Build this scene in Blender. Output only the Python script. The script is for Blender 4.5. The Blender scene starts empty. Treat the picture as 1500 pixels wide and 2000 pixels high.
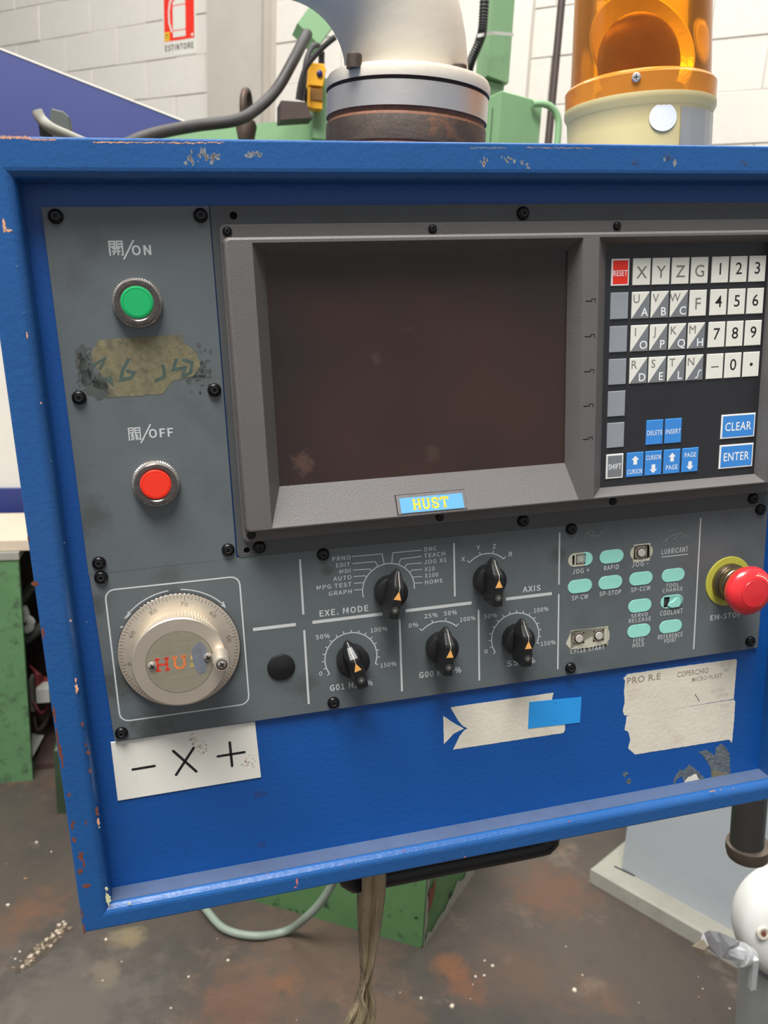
import bpy, bmesh, math, random
from math import sin, cos, pi, radians, hypot, atan2
from mathutils import Vector, Matrix
random.seed(7)
SC = bpy.context.scene
COL = SC.collection

# ---------------------------------------------------------------- camera, world, lights, exposure
F = 1608.3                      # focal length in pixels of the 1500 x 2000 frame
D = 545.0                       # camera to front plate, mm
# rows: camera right / down / forward expressed in panel axes (right, down, away)
RC = ((0.96994935, 0.03599322, -0.24062991), (-0.08951896, 0.9724171, -0.2153865), (0.22624018, 0.23045494, 0.9464174))
_zw = Vector((.0757, .9966, .0326)).normalized()
_yw = Vector((0, 0, -1)); _yw = (_yw - _yw.dot(_zw) * _zw).normalized()
_xw = _yw.cross(_zw)
M3 = Matrix((_xw, _yw, _zw))    # panel (x right, y up, z to viewer) -> world
CAM = Vector((0, 0, 1.5))
PM = Matrix.Translation(CAM) @ M3.to_4x4() @ Matrix.Translation((0, 0, -D / 1000))
PANEL_RIGHT, PANEL_UP, PANEL_OUT = M3.col[0].copy(), M3.col[1].copy(), M3.col[2].copy()
cr = M3 @ Vector((RC[0][0], -RC[0][1], -RC[0][2]))
cd = M3 @ Vector((RC[1][0], -RC[1][1], -RC[1][2]))
cf = M3 @ Vector((RC[2][0], -RC[2][1], -RC[2][2]))
cam = bpy.data.cameras.new('camera'); co = bpy.data.objects.new('camera', cam); COL.objects.link(co)
cm = Matrix((cr, -cd, -cf)).transposed().to_4x4(); cm.translation = CAM
co.matrix_world = cm
cam.sensor_fit = 'VERTICAL'; cam.sensor_height = 24.0; cam.lens = 24.0 * F / 2000
cam.clip_start = 0.02; cam.clip_end = 60
cam.dof.use_dof = True; cam.dof.focus_distance = 0.62; cam.dof.aperture_fstop = 9.0
SC.camera = co

w = bpy.data.worlds.new('world'); SC.world = w; w.use_nodes = True
bg = w.node_tree.nodes['Background']; bg.inputs[0].default_value = (.97, .975, 1.0, 1); bg.inputs[1].default_value = .38

def area(name, loc, target, sx, sy, power, col):
    l = bpy.data.lights.new(name, 'AREA'); l.shape = 'RECTANGLE'; l.size = sx; l.size_y = sy; l.energy = power; l.color = col
    o = bpy.data.objects.new(name, l); COL.objects.link(o); o.location = loc
    o.rotation_euler = (Vector(target) - Vector(loc)).to_track_quat('-Z', 'Y').to_euler()
    return o
area('skylight_front', (-1.0, -.45, 5.4), (.2, .6, 1.2), 3.2, 1.6, 560, (1, .975, .94))
area('skylight_back', (1.2, 3.4, 5.6), (.6, 3.0, 1.5), 5.0, 3.0, 265, (1, .97, .93))
SC.view_settings.view_transform = 'Standard'; SC.view_settings.look = 'None'
SC.view_settings.exposure = 0.0; SC.view_settings.gamma = 1.0
SC.view_settings.use_curve_mapping = False

# ---------------------------------------------------------------- measuring helpers
def ray_p(px, py):              # panel-frame ray, scaled so that -z component is 1
    c = ((px - 750) / F, (py - 1000) / F, 1.0)
    u = sum(c[i] * RC[i][0] for i in range(3)); v = sum(c[i] * RC[i][1] for i in range(3)); n = sum(c[i] * RC[i][2] for i in range(3))
    return u / n, -v / n
def P(px, py, h=0.0):           # photo point -> panel millimetres on the plane h mm in front of the plates
    a, b = ray_p(px, py); return a * (D - h), b * (D - h)
def ray_w(px, py):
    return cr * ((px - 750) / F) + cd * ((py - 1000) / F) + cf
def W(px, py, y):               # photo point -> world point at depth y
    d = ray_w(px, py); return CAM + d * (y / d.y)
def FL(px, py, z=0.0):          # photo point -> world point at height z
    d = ray_w(px, py); return CAM + d * ((z - CAM.z) / d.z)

# ---------------------------------------------------------------- materials
def srgb(r, g, b):
    f = lambda c: (c / 255 / 12.92) if c <= 10 else ((c / 255 + .055) / 1.055) ** 2.4
    return (f(r), f(g), f(b), 1)
def mat(name, col, rough=.5, metal=0.0, var=0.0, vscale=20, bump=0.0, bscale=200, spec=.5, col2=None, thr=None, coat=0.0, trans=0.0, emit=None, stretch=None):
    m = bpy.data.materials.new(name); m.use_nodes = True
    nt = m.node_tree; N = nt.nodes; L = nt.links; p = N['Principled BSDF']
    c = srgb(*col)
    p.inputs['Base Color'].default_value = c; p.inputs['Roughness'].default_value = rough
    p.inputs['Metallic'].default_value = metal; p.inputs['Specular IOR Level'].default_value = spec
    p.inputs['Coat Weight'].default_value = coat; p.inputs['Transmission Weight'].default_value = trans
    if emit: p.inputs['Emission Color'].default_value = srgb(*emit[0]); p.inputs['Emission Strength'].default_value = emit[1]
    tc = N.new('ShaderNodeTexCoord'); src = tc.outputs['Object']
    if stretch:
        mp = N.new('ShaderNodeMapping'); mp.inputs['Scale'].default_value = stretch; L.new(src, mp.inputs[0]); src = mp.outputs[0]
    if var or col2:
        n = N.new('ShaderNodeTexNoise'); n.inputs['Scale'].default_value = vscale; n.inputs['Detail'].default_value = 6; n.inputs['Roughness'].default_value = .65
        L.new(src, n.inputs['Vector'])
        r = N.new('ShaderNodeValToRGB'); L.new(n.outputs['Fac'], r.inputs[0])
        if col2:
            lo, hi = thr or (.4, .6)
            r.color_ramp.elements[0].position = lo; r.color_ramp.elements[1].position = hi
            r.color_ramp.elements[0].color = c; r.color_ramp.elements[1].color = srgb(*col2)
        else:
            r.color_ramp.elements[0].position = .3; r.color_ramp.elements[1].position = .7
            k = lambda s: tuple(min(1, x * s) for x in c[:3]) + (1,)
            r.color_ramp.elements[0].color = k(1 - var); r.color_ramp.elements[1].color = k(1 + var)
        L.new(r.outputs[0], p.inputs['Base Color'])
    if bump:
        n2 = N.new('ShaderNodeTexNoise'); n2.inputs['Scale'].default_value = bscale; n2.inputs['Detail'].default_value = 3
        L.new(src, n2.inputs['Vector'])
        b = N.new('ShaderNodeBump'); b.inputs['Strength'].default_value = bump; b.inputs['Distance'].default_value = .002
        L.new(n2.outputs['Fac'], b.inputs['Height']); L.new(b.outputs[0], p.inputs['Normal'])
    return m
def layer(m, col, scale, lo, hi, rough=None, detail=8, fac=1.0, stretch=None, offs=(0, 0, 0)):
    """one more coat of dirt, dust, chipped paint or painted reflection over a material, by noise threshold"""
    nt = m.node_tree; N = nt.nodes; L = nt.links; p = N['Principled BSDF']
    tc = N.new('ShaderNodeTexCoord'); mp = N.new('ShaderNodeMapping'); L.new(tc.outputs['Object'], mp.inputs[0])
    mp.inputs['Location'].default_value = offs
    if stretch: mp.inputs['Scale'].default_value = stretch
    n = N.new('ShaderNodeTexNoise'); n.inputs['Scale'].default_value = scale; n.inputs['Detail'].default_value = detail; n.inputs['Roughness'].default_value = .7
    L.new(mp.outputs[0], n.inputs['Vector'])
    r = N.new('ShaderNodeMapRange'); r.inputs['From Min'].default_value = lo; r.inputs['From Max'].default_value = hi; r.inputs['To Max'].default_value = fac
    L.new(n.outputs['Fac'], r.inputs['Value'])
    mx = N.new('ShaderNodeMix'); mx.data_type = 'RGBA'
    L.new(r.outputs[0], mx.inputs['Factor'])
    s = p.inputs['Base Color']
    if s.links: L.new(s.links[0].from_socket, mx.inputs['A'])
    else: mx.inputs['A'].default_value = s.default_value
    mx.inputs['B'].default_value = srgb(*col)
    L.new(mx.outputs['Result'], p.inputs['Base Color'])
    return m

BLUE = mat('blue_enamel', (28, 82, 142), .33, var=.07, vscale=9, bump=.12, bscale=300, spec=.5)
layer(BLUE, (70, 92, 130), 3.2, .50, .80, fac=.35)
layer(BLUE, (195, 200, 210), 420, .735, .76, fac=.55)
BLUEF = mat('blue_enamel_recess', (14, 77, 150), .38, var=.05, vscale=7, bump=.12, bscale=330)
layer(BLUEF, (20, 40, 90), 16, .62, .78, fac=.35)
layer(BLUEF, (200, 205, 215), 420, .74, .77, fac=.5)
DUST = mat('settled_dust', (66, 82, 112), .8, var=.1, vscale=60)
PRIMER = mat('bare_primer', (214, 160, 130), .7, var=.3, vscale=300)
RUSTP = mat('rusty_chip', (112, 58, 44), .8, var=.35, vscale=260)
CREAMP = mat('cream_chip', (205, 205, 160), .7, var=.15, vscale=300)
GREY = mat('grey_plate', (93, 100, 103), .42, var=.07, vscale=14, bump=.05, bscale=900)
layer(GREY, (62, 64, 60), 9, .52, .80, fac=.55)
layer(GREY, (150, 155, 150), 160, .70, .78, fac=.35)
GREY2 = mat('dark_grey_plate', (74, 76, 78), .45, var=.06, vscale=14, bump=.05, bscale=900)
layer(GREY2, (50, 48, 44), 11, .52, .80, fac=.5)
GRIMEPX = ((235, 1335, 16, .65), (300, 1425, 16, .6), (190, 1180, 10, .6), (330, 1130, 14, .35), (180, 1010, 16, .45), (140, 540, 14, .25), (590, 1340, 14, .4), (1090, 1085, 9, .5), (180, 480, 12, .3), (640, 1115, 6, .5), (860, 1250, 8, .35), (1130, 1290, 8, .3))
BEZEL = mat('bezel_plastic', (97, 94, 93), .48, var=.04, vscale=25, bump=.22, bscale=1500)
layer(BEZEL, (112, 96, 78), 18, .56, .80, fac=.4)
layer(BEZEL, (190, 188, 180), 260, .72, .76, fac=.4)
BLACKF = mat('keypad_foil', (40, 41, 45), .36, var=.10, vscale=18, bump=.05, bscale=700)
layer(BLACKF, (100, 95, 85), 150, .70, .76, fac=.3)
BLACK = mat('black_plastic', (20, 20, 21), .42, bump=.05, bscale=900)
layer(BLACK, (70, 66, 60), 60, .55, .80, fac=.35)
BLACKM = mat('black_steel_screw', (26, 26, 28), .3, metal=.6)
SOCK = mat('socket_shadow_black', (6, 6, 7), .6)
HOLE = mat('dark_hole', (4, 4, 5), .9)
LEGEND = mat('legend_print', (196, 200, 200), .55)
KWHITE = mat('key_ivory', (226, 226, 216), .45, var=.03, vscale=60)
layer(KWHITE, (200, 190, 150), 30, .58, .78, fac=.5)
KGREY = mat('key_grey', (142, 148, 154), .45, var=.02)
KGREY2 = mat('key_half_grey', (118, 122, 126), .45)
KRED = mat('key_red', (232, 46, 30), .45)
KBLUE = mat('key_blue', (58, 136, 214), .45, var=.04, vscale=60)
KBORD = mat('key_border_white', (232, 232, 230), .45)
INKG = mat('ink_grey', (118, 116, 110), .5)
INKB = mat('ink_black', (28, 28, 30), .5)
INKW = mat('ink_white', (236, 238, 240), .5)
AQUA = mat('aqua_button', (150, 220, 204), .42, var=.03, vscale=50)
SCREEN = mat('screen_glass', (40, 33, 31), .14, spec=.5, var=.10, vscale=6, bump=.02, bscale=40)  # brown base and tone layers paint in the reflections on the glass
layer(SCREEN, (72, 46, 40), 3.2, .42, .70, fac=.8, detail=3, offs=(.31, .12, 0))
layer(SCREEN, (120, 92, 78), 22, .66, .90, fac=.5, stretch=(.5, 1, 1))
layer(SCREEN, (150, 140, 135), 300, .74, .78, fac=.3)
GREEN = mat('button_green', (24, 172, 100), .35)
RED = mat('button_red', (238, 52, 30), .35)
CHROME = mat('worn_chrome', (196, 188, 180), .24, metal=.75, var=.25, vscale=260)
DCHROME = mat('dark_chrome', (112, 104, 100), .22, metal=.85, var=.3, vscale=300)
SATIN = mat('satin_nickel', (214, 204, 188), .42, metal=.8, var=.05, vscale=30, bump=.05, bscale=1500)
SATINP = mat('brushed_nameplate', (182, 176, 156), .4, metal=.7, var=.08, vscale=60, stretch=(1, 12, 1), bump=.1, bscale=500)
layer(SATINP, (140, 130, 98), 40, .5, .8, fac=.45)
ENGR = mat('engraving_dark', (70, 62, 54), .6)
ORANGEI = mat('orange_ink', (226, 120, 60), .5, var=.15, vscale=400)
REDI = mat('red_ink', (215, 62, 40), .5)
YELI = mat('yellow_ink_faded', (196, 176, 96), .5, var=.2, vscale=400)
STAIN = mat('grey_blue_stain', (112, 116, 126), .5, var=.15, vscale=200)
AMBERT = mat('knob_orange_mark', (232, 170, 92), .5)
GREYLINE = mat('knob_white_line', (150, 145, 138), .5)
EMRED = mat('estop_red', (214, 44, 50), .27, coat=.3)
EMYEL = mat('estop_yellow', (188, 186, 72), .5, var=.1, vscale=120)
EMMET = mat('estop_collar_metal', (128, 118, 100), .28, metal=.9, var=.1, vscale=100)
WHITEL = mat('white_laminate', (228, 226, 216), .4, var=.02, vscale=20)
layer(WHITEL, (165, 135, 105), 34, .63, .78, fac=.55)
PAPER = mat('old_paper', (214, 208, 192), .8, var=.06, vscale=40, bump=.1, bscale=300)
layer(PAPER, (170, 140, 100), 17, .58, .76, fac=.6)
layer(PAPER, (120, 130, 150), 60, .60, .75, fac=.35)
TAPEB = mat('blue_tape', (40, 150, 226), .5, var=.03, vscale=30)
TAN = mat('glue_residue', (116, 110, 84), .55, var=.25, vscale=260, bump=.06, bscale=900)
layer(TAN, (60, 66, 62), 60, .50, .66, fac=.8)
GLUE2 = mat('glue_residue_grey', (92, 100, 104), .6, var=.35, vscale=220, bump=.4, bscale=500)
SOOT = mat('grime_dark', (74, 78, 76), .6, var=.1, vscale=100)
ALU = mat('bare_aluminium', (205, 202, 198), .42, metal=.85, var=.07, vscale=25, bump=.03, bscale=600)
RUSTD = mat('dark_rusty_steel', (74, 62, 54), .6, metal=.3, var=.25, vscale=60, bump=.15, bscale=300)
layer(RUSTD, (150, 92, 54), 50, .56, .72, fac=.7)
layer(RUSTD, (150, 140, 110), 90, .62, .74, fac=.5)
RUSTE = mat('orange_rust_edge', (120, 78, 56), .7, var=.3, vscale=200)
OFFW = mat('offwhite_paint', (200, 192, 176), .5, var=.04, vscale=12, bump=.08, bscale=160)
layer(OFFW, (165, 150, 120), 40, .66, .78, fac=.5)
BCREAM = mat('beacon_cream', (214, 196, 140), .45, var=.04, vscale=20)
layer(BCREAM, (150, 135, 100), 30, .64, .80, fac=.5, stretch=(1, 1, .3))
MGREEN = mat('machine_green', (122, 160, 118), .5, var=.06, vscale=6, bump=.08, bscale=90)
layer(MGREEN, (84, 92, 76), 14, .60, .80, fac=.55)
DGREEN = mat('dirty_green', (84, 122, 82), .6, var=.10, vscale=8, bump=.25, bscale=60)
layer(DGREEN, (52, 56, 46), 20, .52, .66, fac=.8)
BASEG = mat('base_green', (78, 116, 72), .55, var=.10, vscale=8, bump=.2, bscale=60)
layer(BASEG, (30, 34, 28), 22, .56, .64, fac=.95)
layer(BASEG, (120, 112, 100), 30, .66, .70, fac=.8, offs=(3, 1, 2))
RUBBER = mat('black_rubber', (48, 46, 46), .55, var=.1, vscale=20)
RUBBERB = mat('black_conduit', (24, 24, 25), .5)
YELLOW = mat('yellow_switch_box', (226, 162, 22), .5, var=.06, vscale=30)
BROWNM = mat('brown_grimy_steel', (62, 48, 44), .6, var=.2, vscale=30)
STRAP = mat('webbing', (176, 158, 126), .85, var=.15, vscale=40, bump=.4, bscale=900)
layer(STRAP, (86, 72, 56), 22, .5, .75, fac=.6)
layer(STRAP, (84, 74, 60), 380, .46, .6, fac=.5, stretch=(1, 1, .04))
HOSE = mat('grey_green_hose', (128, 140, 128), .55, var=.08, vscale=20)
LGREY = mat('light_grey_sheet', (158, 164, 168), .5, var=.04, vscale=4, stretch=(1, 1, 4))
layer(LGREY, (140, 125, 105), 5, .58, .80, fac=.35)
PLINTH = mat('plinth_grey', (146, 144, 134), .6, var=.08, vscale=10)
layer(PLINTH, (110, 96, 80), 14, .55, .78, fac=.5)
WHITEP = mat('white_cast_paint', (206, 206, 202), .4, var=.03, vscale=15, bump=.12, bscale=50)
GREYP = mat('grey_cast_paint', (150, 152, 152), .45, var=.04, vscale=15, bump=.12, bscale=50)
TAPEG = mat('grey_duct_tape', (186, 188, 190), .45, var=.07, vscale=50, bump=.3, bscale=120)
BRASS = mat('worn_brass_grey', (130, 110, 86), .4, metal=.6, var=.1, vscale=40)
DPANT = mat('dark_grey_metal', (66, 66, 64), .45, metal=.3, var=.05, vscale=20)
NAVY = mat('navy_sheet', (44, 54, 112), .5, var=.05, vscale=3)
CREAMW = mat('cream_sheet', (206, 202, 194), .55, var=.04, vscale=3)
BEIGE = mat('beige_board', (196, 180, 160), .6, var=.05, vscale=8)
SIGNR = mat('sign_red', (226, 44, 26), .5)
SIGNW = mat('sign_white', (214, 212, 202), .5)
SIGNY = mat('sign_yellow', (240, 196, 40), .5)
BLOCK = mat('painted_block', (208, 203, 194), .85, var=.04, vscale=7, bump=.5, bscale=70)
layer(BLOCK, (176, 168, 152), 2.2, .55, .80, fac=.35)
MORTAR = mat('mortar', (186, 178, 162), .9, var=.12, vscale=30)
layer(MORTAR, (204, 199, 190), 5, .44, .52, fac=.95)
CONC = mat('pillar_concrete', (176, 170, 160), .85, var=.06, vscale=6, bump=.3, bscale=60)
layer(CONC, (140, 134, 124), 18, .62, .72, fac=.5)
REDWIRE = mat('red_wire', (128, 44, 48), .5)
PALE = mat('pale_connector', (190, 190, 184), .5)
SILVERL = mat('silver_label', (168, 168, 164), .35, metal=.4)

def spot(m, cen, rad, col, fac, nscale=16):
    """one irregular stain or blotch at a fixed place of the surface (object coordinates)"""
    nt = m.node_tree; N = nt.nodes; L = nt.links; p = N['Principled BSDF']
    tc = N.new('ShaderNodeTexCoord'); vm = N.new('ShaderNodeVectorMath'); vm.operation = 'DISTANCE'
    L.new(tc.outputs['Object'], vm.inputs[0]); vm.inputs[1].default_value = tuple(cen)
    n = N.new('ShaderNodeTexNoise'); n.inputs['Scale'].default_value = nscale; n.inputs['Detail'].default_value = 7; n.inputs['Roughness'].default_value = .7
    L.new(tc.outputs['Object'], n.inputs['Vector'])
    ma = N.new('ShaderNodeMath'); ma.operation = 'MULTIPLY_ADD'; L.new(n.outputs['Fac'], ma.inputs[0]); ma.inputs[1].default_value = rad * 2.6; L.new(vm.outputs['Value'], ma.inputs[2])
    r = N.new('ShaderNodeMapRange'); r.interpolation_type = 'SMOOTHSTEP'; r.inputs['From Min'].default_value = rad * 2.4; r.inputs['From Max'].default_value = rad * 1.5; r.inputs['To Min'].default_value = 0; r.inputs['To Max'].default_value = fac
    L.new(ma.outputs[0], r.inputs['Value'])
    mx = N.new('ShaderNodeMix'); mx.data_type = 'RGBA'; L.new(r.outputs[0], mx.inputs['Factor'])
    s = p.inputs['Base Color']
    if s.links: L.new(s.links[0].from_socket, mx.inputs['A'])
    else: mx.inputs['A'].default_value = s.default_value
    mx.inputs['B'].default_value = srgb(*col); L.new(mx.outputs['Result'], p.inputs['Base Color'])

def floor_mat():
    m = mat('shop_floor', (70, 62, 55), .58, var=.16, vscale=1.6, bump=.35, bscale=45)
    layer(m, (50, 46, 44), 2.3, .45, .68, fac=.8)
    layer(m, (112, 72, 44), 2.7, .56, .74, fac=.7, offs=(3.1, 1.7, 0))
    layer(m, (124, 112, 98), 5.5, .58, .74, fac=.5, offs=(1, 5, 0))
    layer(m, (44, 40, 38), 9, .62, .70, fac=.5, offs=(4, 2, 0))
    layer(m, (178, 170, 158), 95, .72, .745, fac=.6)
    for (px, py), r_, c_, f_ in (((880, 1890), .05, (118, 76, 44), .6), ((905, 1925), .06, (118, 72, 42), .5), ((555, 1920), .05, (120, 76, 42), .7), ((475, 1965), .14, (98, 62, 44), .6), ((760, 1985), .10, (100, 72, 50), .5), ((1010, 1900), .12, (88, 64, 48), .5), ((1080, 1740), .14, (98, 66, 48), .6), ((250, 1830), .05, (132, 118, 84), .6), ((205, 1900), .05, (128, 112, 86), .5), ((150, 1960), .25, (88, 82, 76), .6), ((600, 1880), .25, (96, 74, 60), .5)):
        spot(m, FL(px, py), r_, c_, f_)
    return m
FLOOR = floor_mat()
for px, py, r_, f_ in GRIMEPX: spot(GREY, Vector(P(px, py) + (0,)) * .001, r_ * .001, (58, 59, 52), f_, 70)

def amber_mat(lo=.04, hi=.8, nm='amber_dome_plastic'):
    m = bpy.data.materials.new(nm); m.use_nodes = True
    nt = m.node_tree; N = nt.nodes; L = nt.links; N.remove(N['Principled BSDF'])
    out = N['Material Output']
    t = N.new('ShaderNodeBsdfTransparent'); t.inputs[0].default_value = (1.0, .60, .05, 1)
    d = N.new('ShaderNodeBsdfDiffuse'); d.inputs[0].default_value = (1.0, .40, .06, 1)
    tl = N.new('ShaderNodeBsdfTranslucent'); tl.inputs[0].default_value = (1.0, .52, .06, 1)
    g = N.new('ShaderNodeBsdfGlossy'); g.inputs[1].default_value = .12
    a = N.new('ShaderNodeAddShader')
    mx0 = N.new('ShaderNodeMixShader'); mx0.inputs[0].default_value = .5; L.new(d.outputs[0], mx0.inputs[1]); L.new(tl.outputs[0], mx0.inputs[2])
    lw = N.new('ShaderNodeLayerWeight'); lw.inputs[0].default_value = .35
    mr = N.new('ShaderNodeMapRange'); mr.inputs['To Min'].default_value = lo; mr.inputs['To Max'].default_value = hi
    L.new(lw.outputs['Facing'], mr.inputs['Value'])
    mx = N.new('ShaderNodeMixShader'); L.new(mr.outputs[0], mx.inputs[0]); L.new(t.outputs[0], mx.inputs[1]); L.new(mx0.outputs[0], mx.inputs[2])
    fr = N.new('ShaderNodeFresnel'); fr.inputs[0].default_value = 1.45
    mx2 = N.new('ShaderNodeMixShader'); L.new(fr.outputs[0], mx2.inputs[0]); L.new(mx.outputs[0], mx2.inputs[1]); L.new(g.outputs[0], mx2.inputs[2])
    L.new(mx2.outputs[0], out.inputs[0])
    return m
AMBER = amber_mat(); AMBER2 = amber_mat(.72, .9, 'amber_skirt_plastic')
REFL = mat('reflector_gold', (255, 240, 170), .28, metal=.15, bump=.25, bscale=160)

# ---------------------------------------------------------------- mesh builder
_txt = {}
FONT = None
try:
    FONT = bpy.data.fonts.load(bpy.utils.system_resource('DATAFILES', path='fonts') + '/Noto Sans CJK Regular.woff2')
except Exception: FONT = None

def text_mesh(s, off, ft=1):
    key = (s, off, ft)
    if key not in _txt:
        c = bpy.data.curves.new('t', 'FONT'); c.body = s; c.size = 1.0; c.offset = off * (.45 if ft and FONT else 1); c.resolution_u = 3
        c.space_character = 1.08
        if ft and FONT: c.font = FONT
        o = bpy.data.objects.new('t', c); COL.objects.link(o)
        bpy.context.view_layer.update()
        me = bpy.data.meshes.new_from_object(o.evaluated_get(bpy.context.evaluated_depsgraph_get()))
        vs = [v.co.to_2d() for v in me.vertices]; fs = [tuple(p.vertices) for p in me.polygons]
        COL.objects.unlink(o); bpy.data.objects.remove(o); bpy.data.curves.remove(c); bpy.data.meshes.remove(me)
        _txt[key] = (vs, fs)
    return _txt[key]

def circle(cx, cy, r, n=32, a0=0.0, a1=2 * pi):
    full = abs(a1 - a0 - 2 * pi) < 1e-6
    return [(cx + r * cos(a0 + (a1 - a0) * i / (n if full else n - 1)), cy + r * sin(a0 + (a1 - a0) * i / (n if full else n - 1))) for i in range(n)]
def rrect(x0, y0, x1, y1, r, n=5):
    pts = []
    for cx, cy, a in ((x1 - r, y1 - r, 0), (x0 + r, y1 - r, pi / 2), (x0 + r, y0 + r, pi), (x1 - r, y0 + r, 1.5 * pi)):
        for i in range(n): t = a + pi / 2 * i / (n - 1); pts.append((cx + r * cos(t), cy + r * sin(t)))
    return pts
def rect(x0, y0, x1, y1): return [(x0, y0), (x1, y0), (x1, y1), (x0, y1)]
def jag(poly, amp, step):
    """roughened outline for torn paper and worn patches"""
    out = []
    for i, a in enumerate(poly):
        b = poly[(i + 1) % len(poly)]; d = hypot(b[0] - a[0], b[1] - a[1]); n = max(1, int(d / step))
        for k in range(n):
            t = k / n; j = amp if k else amp * .3
            out.append((a[0] + (b[0] - a[0]) * t + random.uniform(-j, j), a[1] + (b[1] - a[1]) * t + random.uniform(-j, j)))
    return out

class MB:
    def __init__(s): s.v = []; s.f = []; s.m = []; s.s = []
    def add(s, vs, fs, mi=0, smooth=False, T=None):
        o = len(s.v)
        s.v += [tuple(T @ Vector(v)) if T else tuple(v) for v in vs]
        for f in fs: s.f.append(tuple(o + i for i in f)); s.m.append(mi); s.s.append(smooth)
        return s
    def box(s, x0, y0, z0, x1, y1, z1, mi=0, T=None):
        vs = [(x, y, z) for z in (z0, z1) for y in (y0, y1) for x in (x0, x1)]
        return s.add(vs, [(0, 2, 3, 1), (4, 5, 7, 6), (0, 1, 5, 4), (2, 6, 7, 3), (0, 4, 6, 2), (1, 3, 7, 5)], mi, False, T)
    def prism(s, poly, z0, z1, mi=0, T=None, bev=0.0, smooth=False):
        n = len(poly)
        if bev:
            cx = sum(p[0] for p in poly) / n; cy = sum(p[1] for p in poly) / n
            ins = []
            for i in range(n):
                a = Vector(poly[i - 1]); b = Vector(poly[i]); c = Vector(poly[(i + 1) % n])
                d1 = (b - a); d2 = (c - b)
                d1 = d1.normalized() if d1.length > 1e-9 else Vector((1, 0)); d2 = d2.normalized() if d2.length > 1e-9 else d1
                nn = Vector((-(d1.y + d2.y), d1.x + d2.x))
                nn = nn.normalized() if nn.length > 1e-9 else Vector((0, 0))
                k = max(.35, nn.dot(Vector((-d1.y, d1.x))))
                q = b + nn * bev / k
                ins.append((q.x, q.y))
            vs = [(x, y, z0) for x, y in poly] + [(x, y, z1 - bev) for x, y in poly] + [(x, y, z1) for x, y in ins]
            fs = [tuple(reversed(range(n))), tuple(range(2 * n, 3 * n))]
            for k in (0, 1): fs += [(k * n + i, k * n + (i + 1) % n, (k + 1) * n + (i + 1) % n, (k + 1) * n + i) for i in range(n)]
            return s.add(vs, fs, mi, smooth, T)
        vs = [(x, y, z0) for x, y in poly] + [(x, y, z1) for x, y in poly]
        fs = [tuple(reversed(range(n))), tuple(range(n, 2 * n))] + [(i, (i + 1) % n, n + (i + 1) % n, n + i) for i in range(n)]
        return s.add(vs, fs, mi, smooth, T)
    def loft(s, rings, mi=0, caps=True, smooth=False, T=None, closed=True):
        n = len(rings[0]); vs = [p for r in rings for p in r]; fs = []
        for k in range(len(rings) - 1):
            for i in range(n if closed else n - 1):
                fs.append((k * n + i, k * n + (i + 1) % n, (k + 1) * n + (i + 1) % n, (k + 1) * n + i))
        if caps: fs += [tuple(reversed(range(n))), tuple(range((len(rings) - 1) * n, len(rings) * n))]
        return s.add(vs, fs, mi, smooth, T)
    def flat(s, poly, z, mi=0, T=None):
        return s.add([(x, y, z) for x, y in poly], [tuple(range(len(poly)))], mi, False, T)
    def holed(s, outer, holes, z0, z1, mi=0, side=True):
        """plate with real openings"""
        bm = bmesh.new(); loops = []
        for lp in [outer] + holes:
            vs = [bm.verts.new((x, y, 0)) for x, y in lp]
            es = [bm.edges.new((vs[i], vs[(i + 1) % len(vs)])) for i in range(len(vs))]; loops.append(lp)
        r = bmesh.ops.triangle_fill(bm, use_beauty=True, use_dissolve=False, edges=bm.edges[:])
        bm.verts.index_update()
        vs = [(v.co.x, v.co.y, z1) for v in bm.verts]
        fs = []
        for f in bm.faces:
            ids = [v.index for v in f.verts]
            if f.normal.z < 0: ids.reverse()
            fs.append(tuple(ids))
        s.add(vs, fs, mi)
        bm.free()
        for k, lp in enumerate(loops):
            n = len(lp); s.add([(x, y, z0) for x, y in lp] + [(x, y, z1) for x, y in lp], [(i, (i + 1) % n, n + (i + 1) % n, n + i) for i in range(n)], mi)
        return s
    def lathe(s, prof, n=48, mi=0, T=None, smooth=True, mis=None, knurl=None):
        """prof: (radius, height) pairs, axis z; knurl: (first, last, depth) profile indices with ridges"""
        vs = []; fs = []; ms = []
        for j, (r, z) in enumerate(prof):
            for i in range(n):
                rr = r
                if knurl and knurl[0] <= j <= knurl[1] and i % 2: rr = r - knurl[2]
                a = 2 * pi * i / n; vs.append((rr * cos(a), rr * sin(a), z))
        o = len(s.v)
        s.v += [tuple(T @ Vector(v)) if T else v for v in vs]
        for j in range(len(prof) - 1):
            for i in range(n):
                s.f.append((o + j * n + i, o + j * n + (i + 1) % n, o + (j + 1) * n + (i + 1) % n, o + (j + 1) * n + i))
                s.m.append(mis[j] if mis else mi); s.s.append(smooth and not (knurl and knurl[0] <= j < knurl[1]))
        if prof[0][0] > 1e-6: s.f.append(tuple(o + i for i in reversed(range(n)))); s.m.append(mis[0] if mis else mi); s.s.append(False)
        if prof[-1][0] > 1e-6: s.f.append(tuple(o + (len(prof) - 1) * n + i for i in range(n))); s.m.append(mis[-1] if mis else mi); s.s.append(False)
        return s
    def tube(s, pts, r, n=12, mi=0, caps=True, rs=None, flat=None):
        pts = [Vector(p) for p in pts]; rings = []
        up = None
        for i, p in enumerate(pts):
            t = (pts[min(i + 1, len(pts) - 1)] - pts[max(i - 1, 0)]).normalized()
            if up is None: up = t.orthogonal().normalized()
            up = (up - up.dot(t) * t).normalized(); b = t.cross(up)
            rr = rs[i] if rs else r
            rings.append([tuple(p + (up * cos(2 * pi * k / n) + b * sin(2 * pi * k / n)) * rr) for k in range(n)])
        return s.loft(rings, mi, caps, True)
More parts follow.
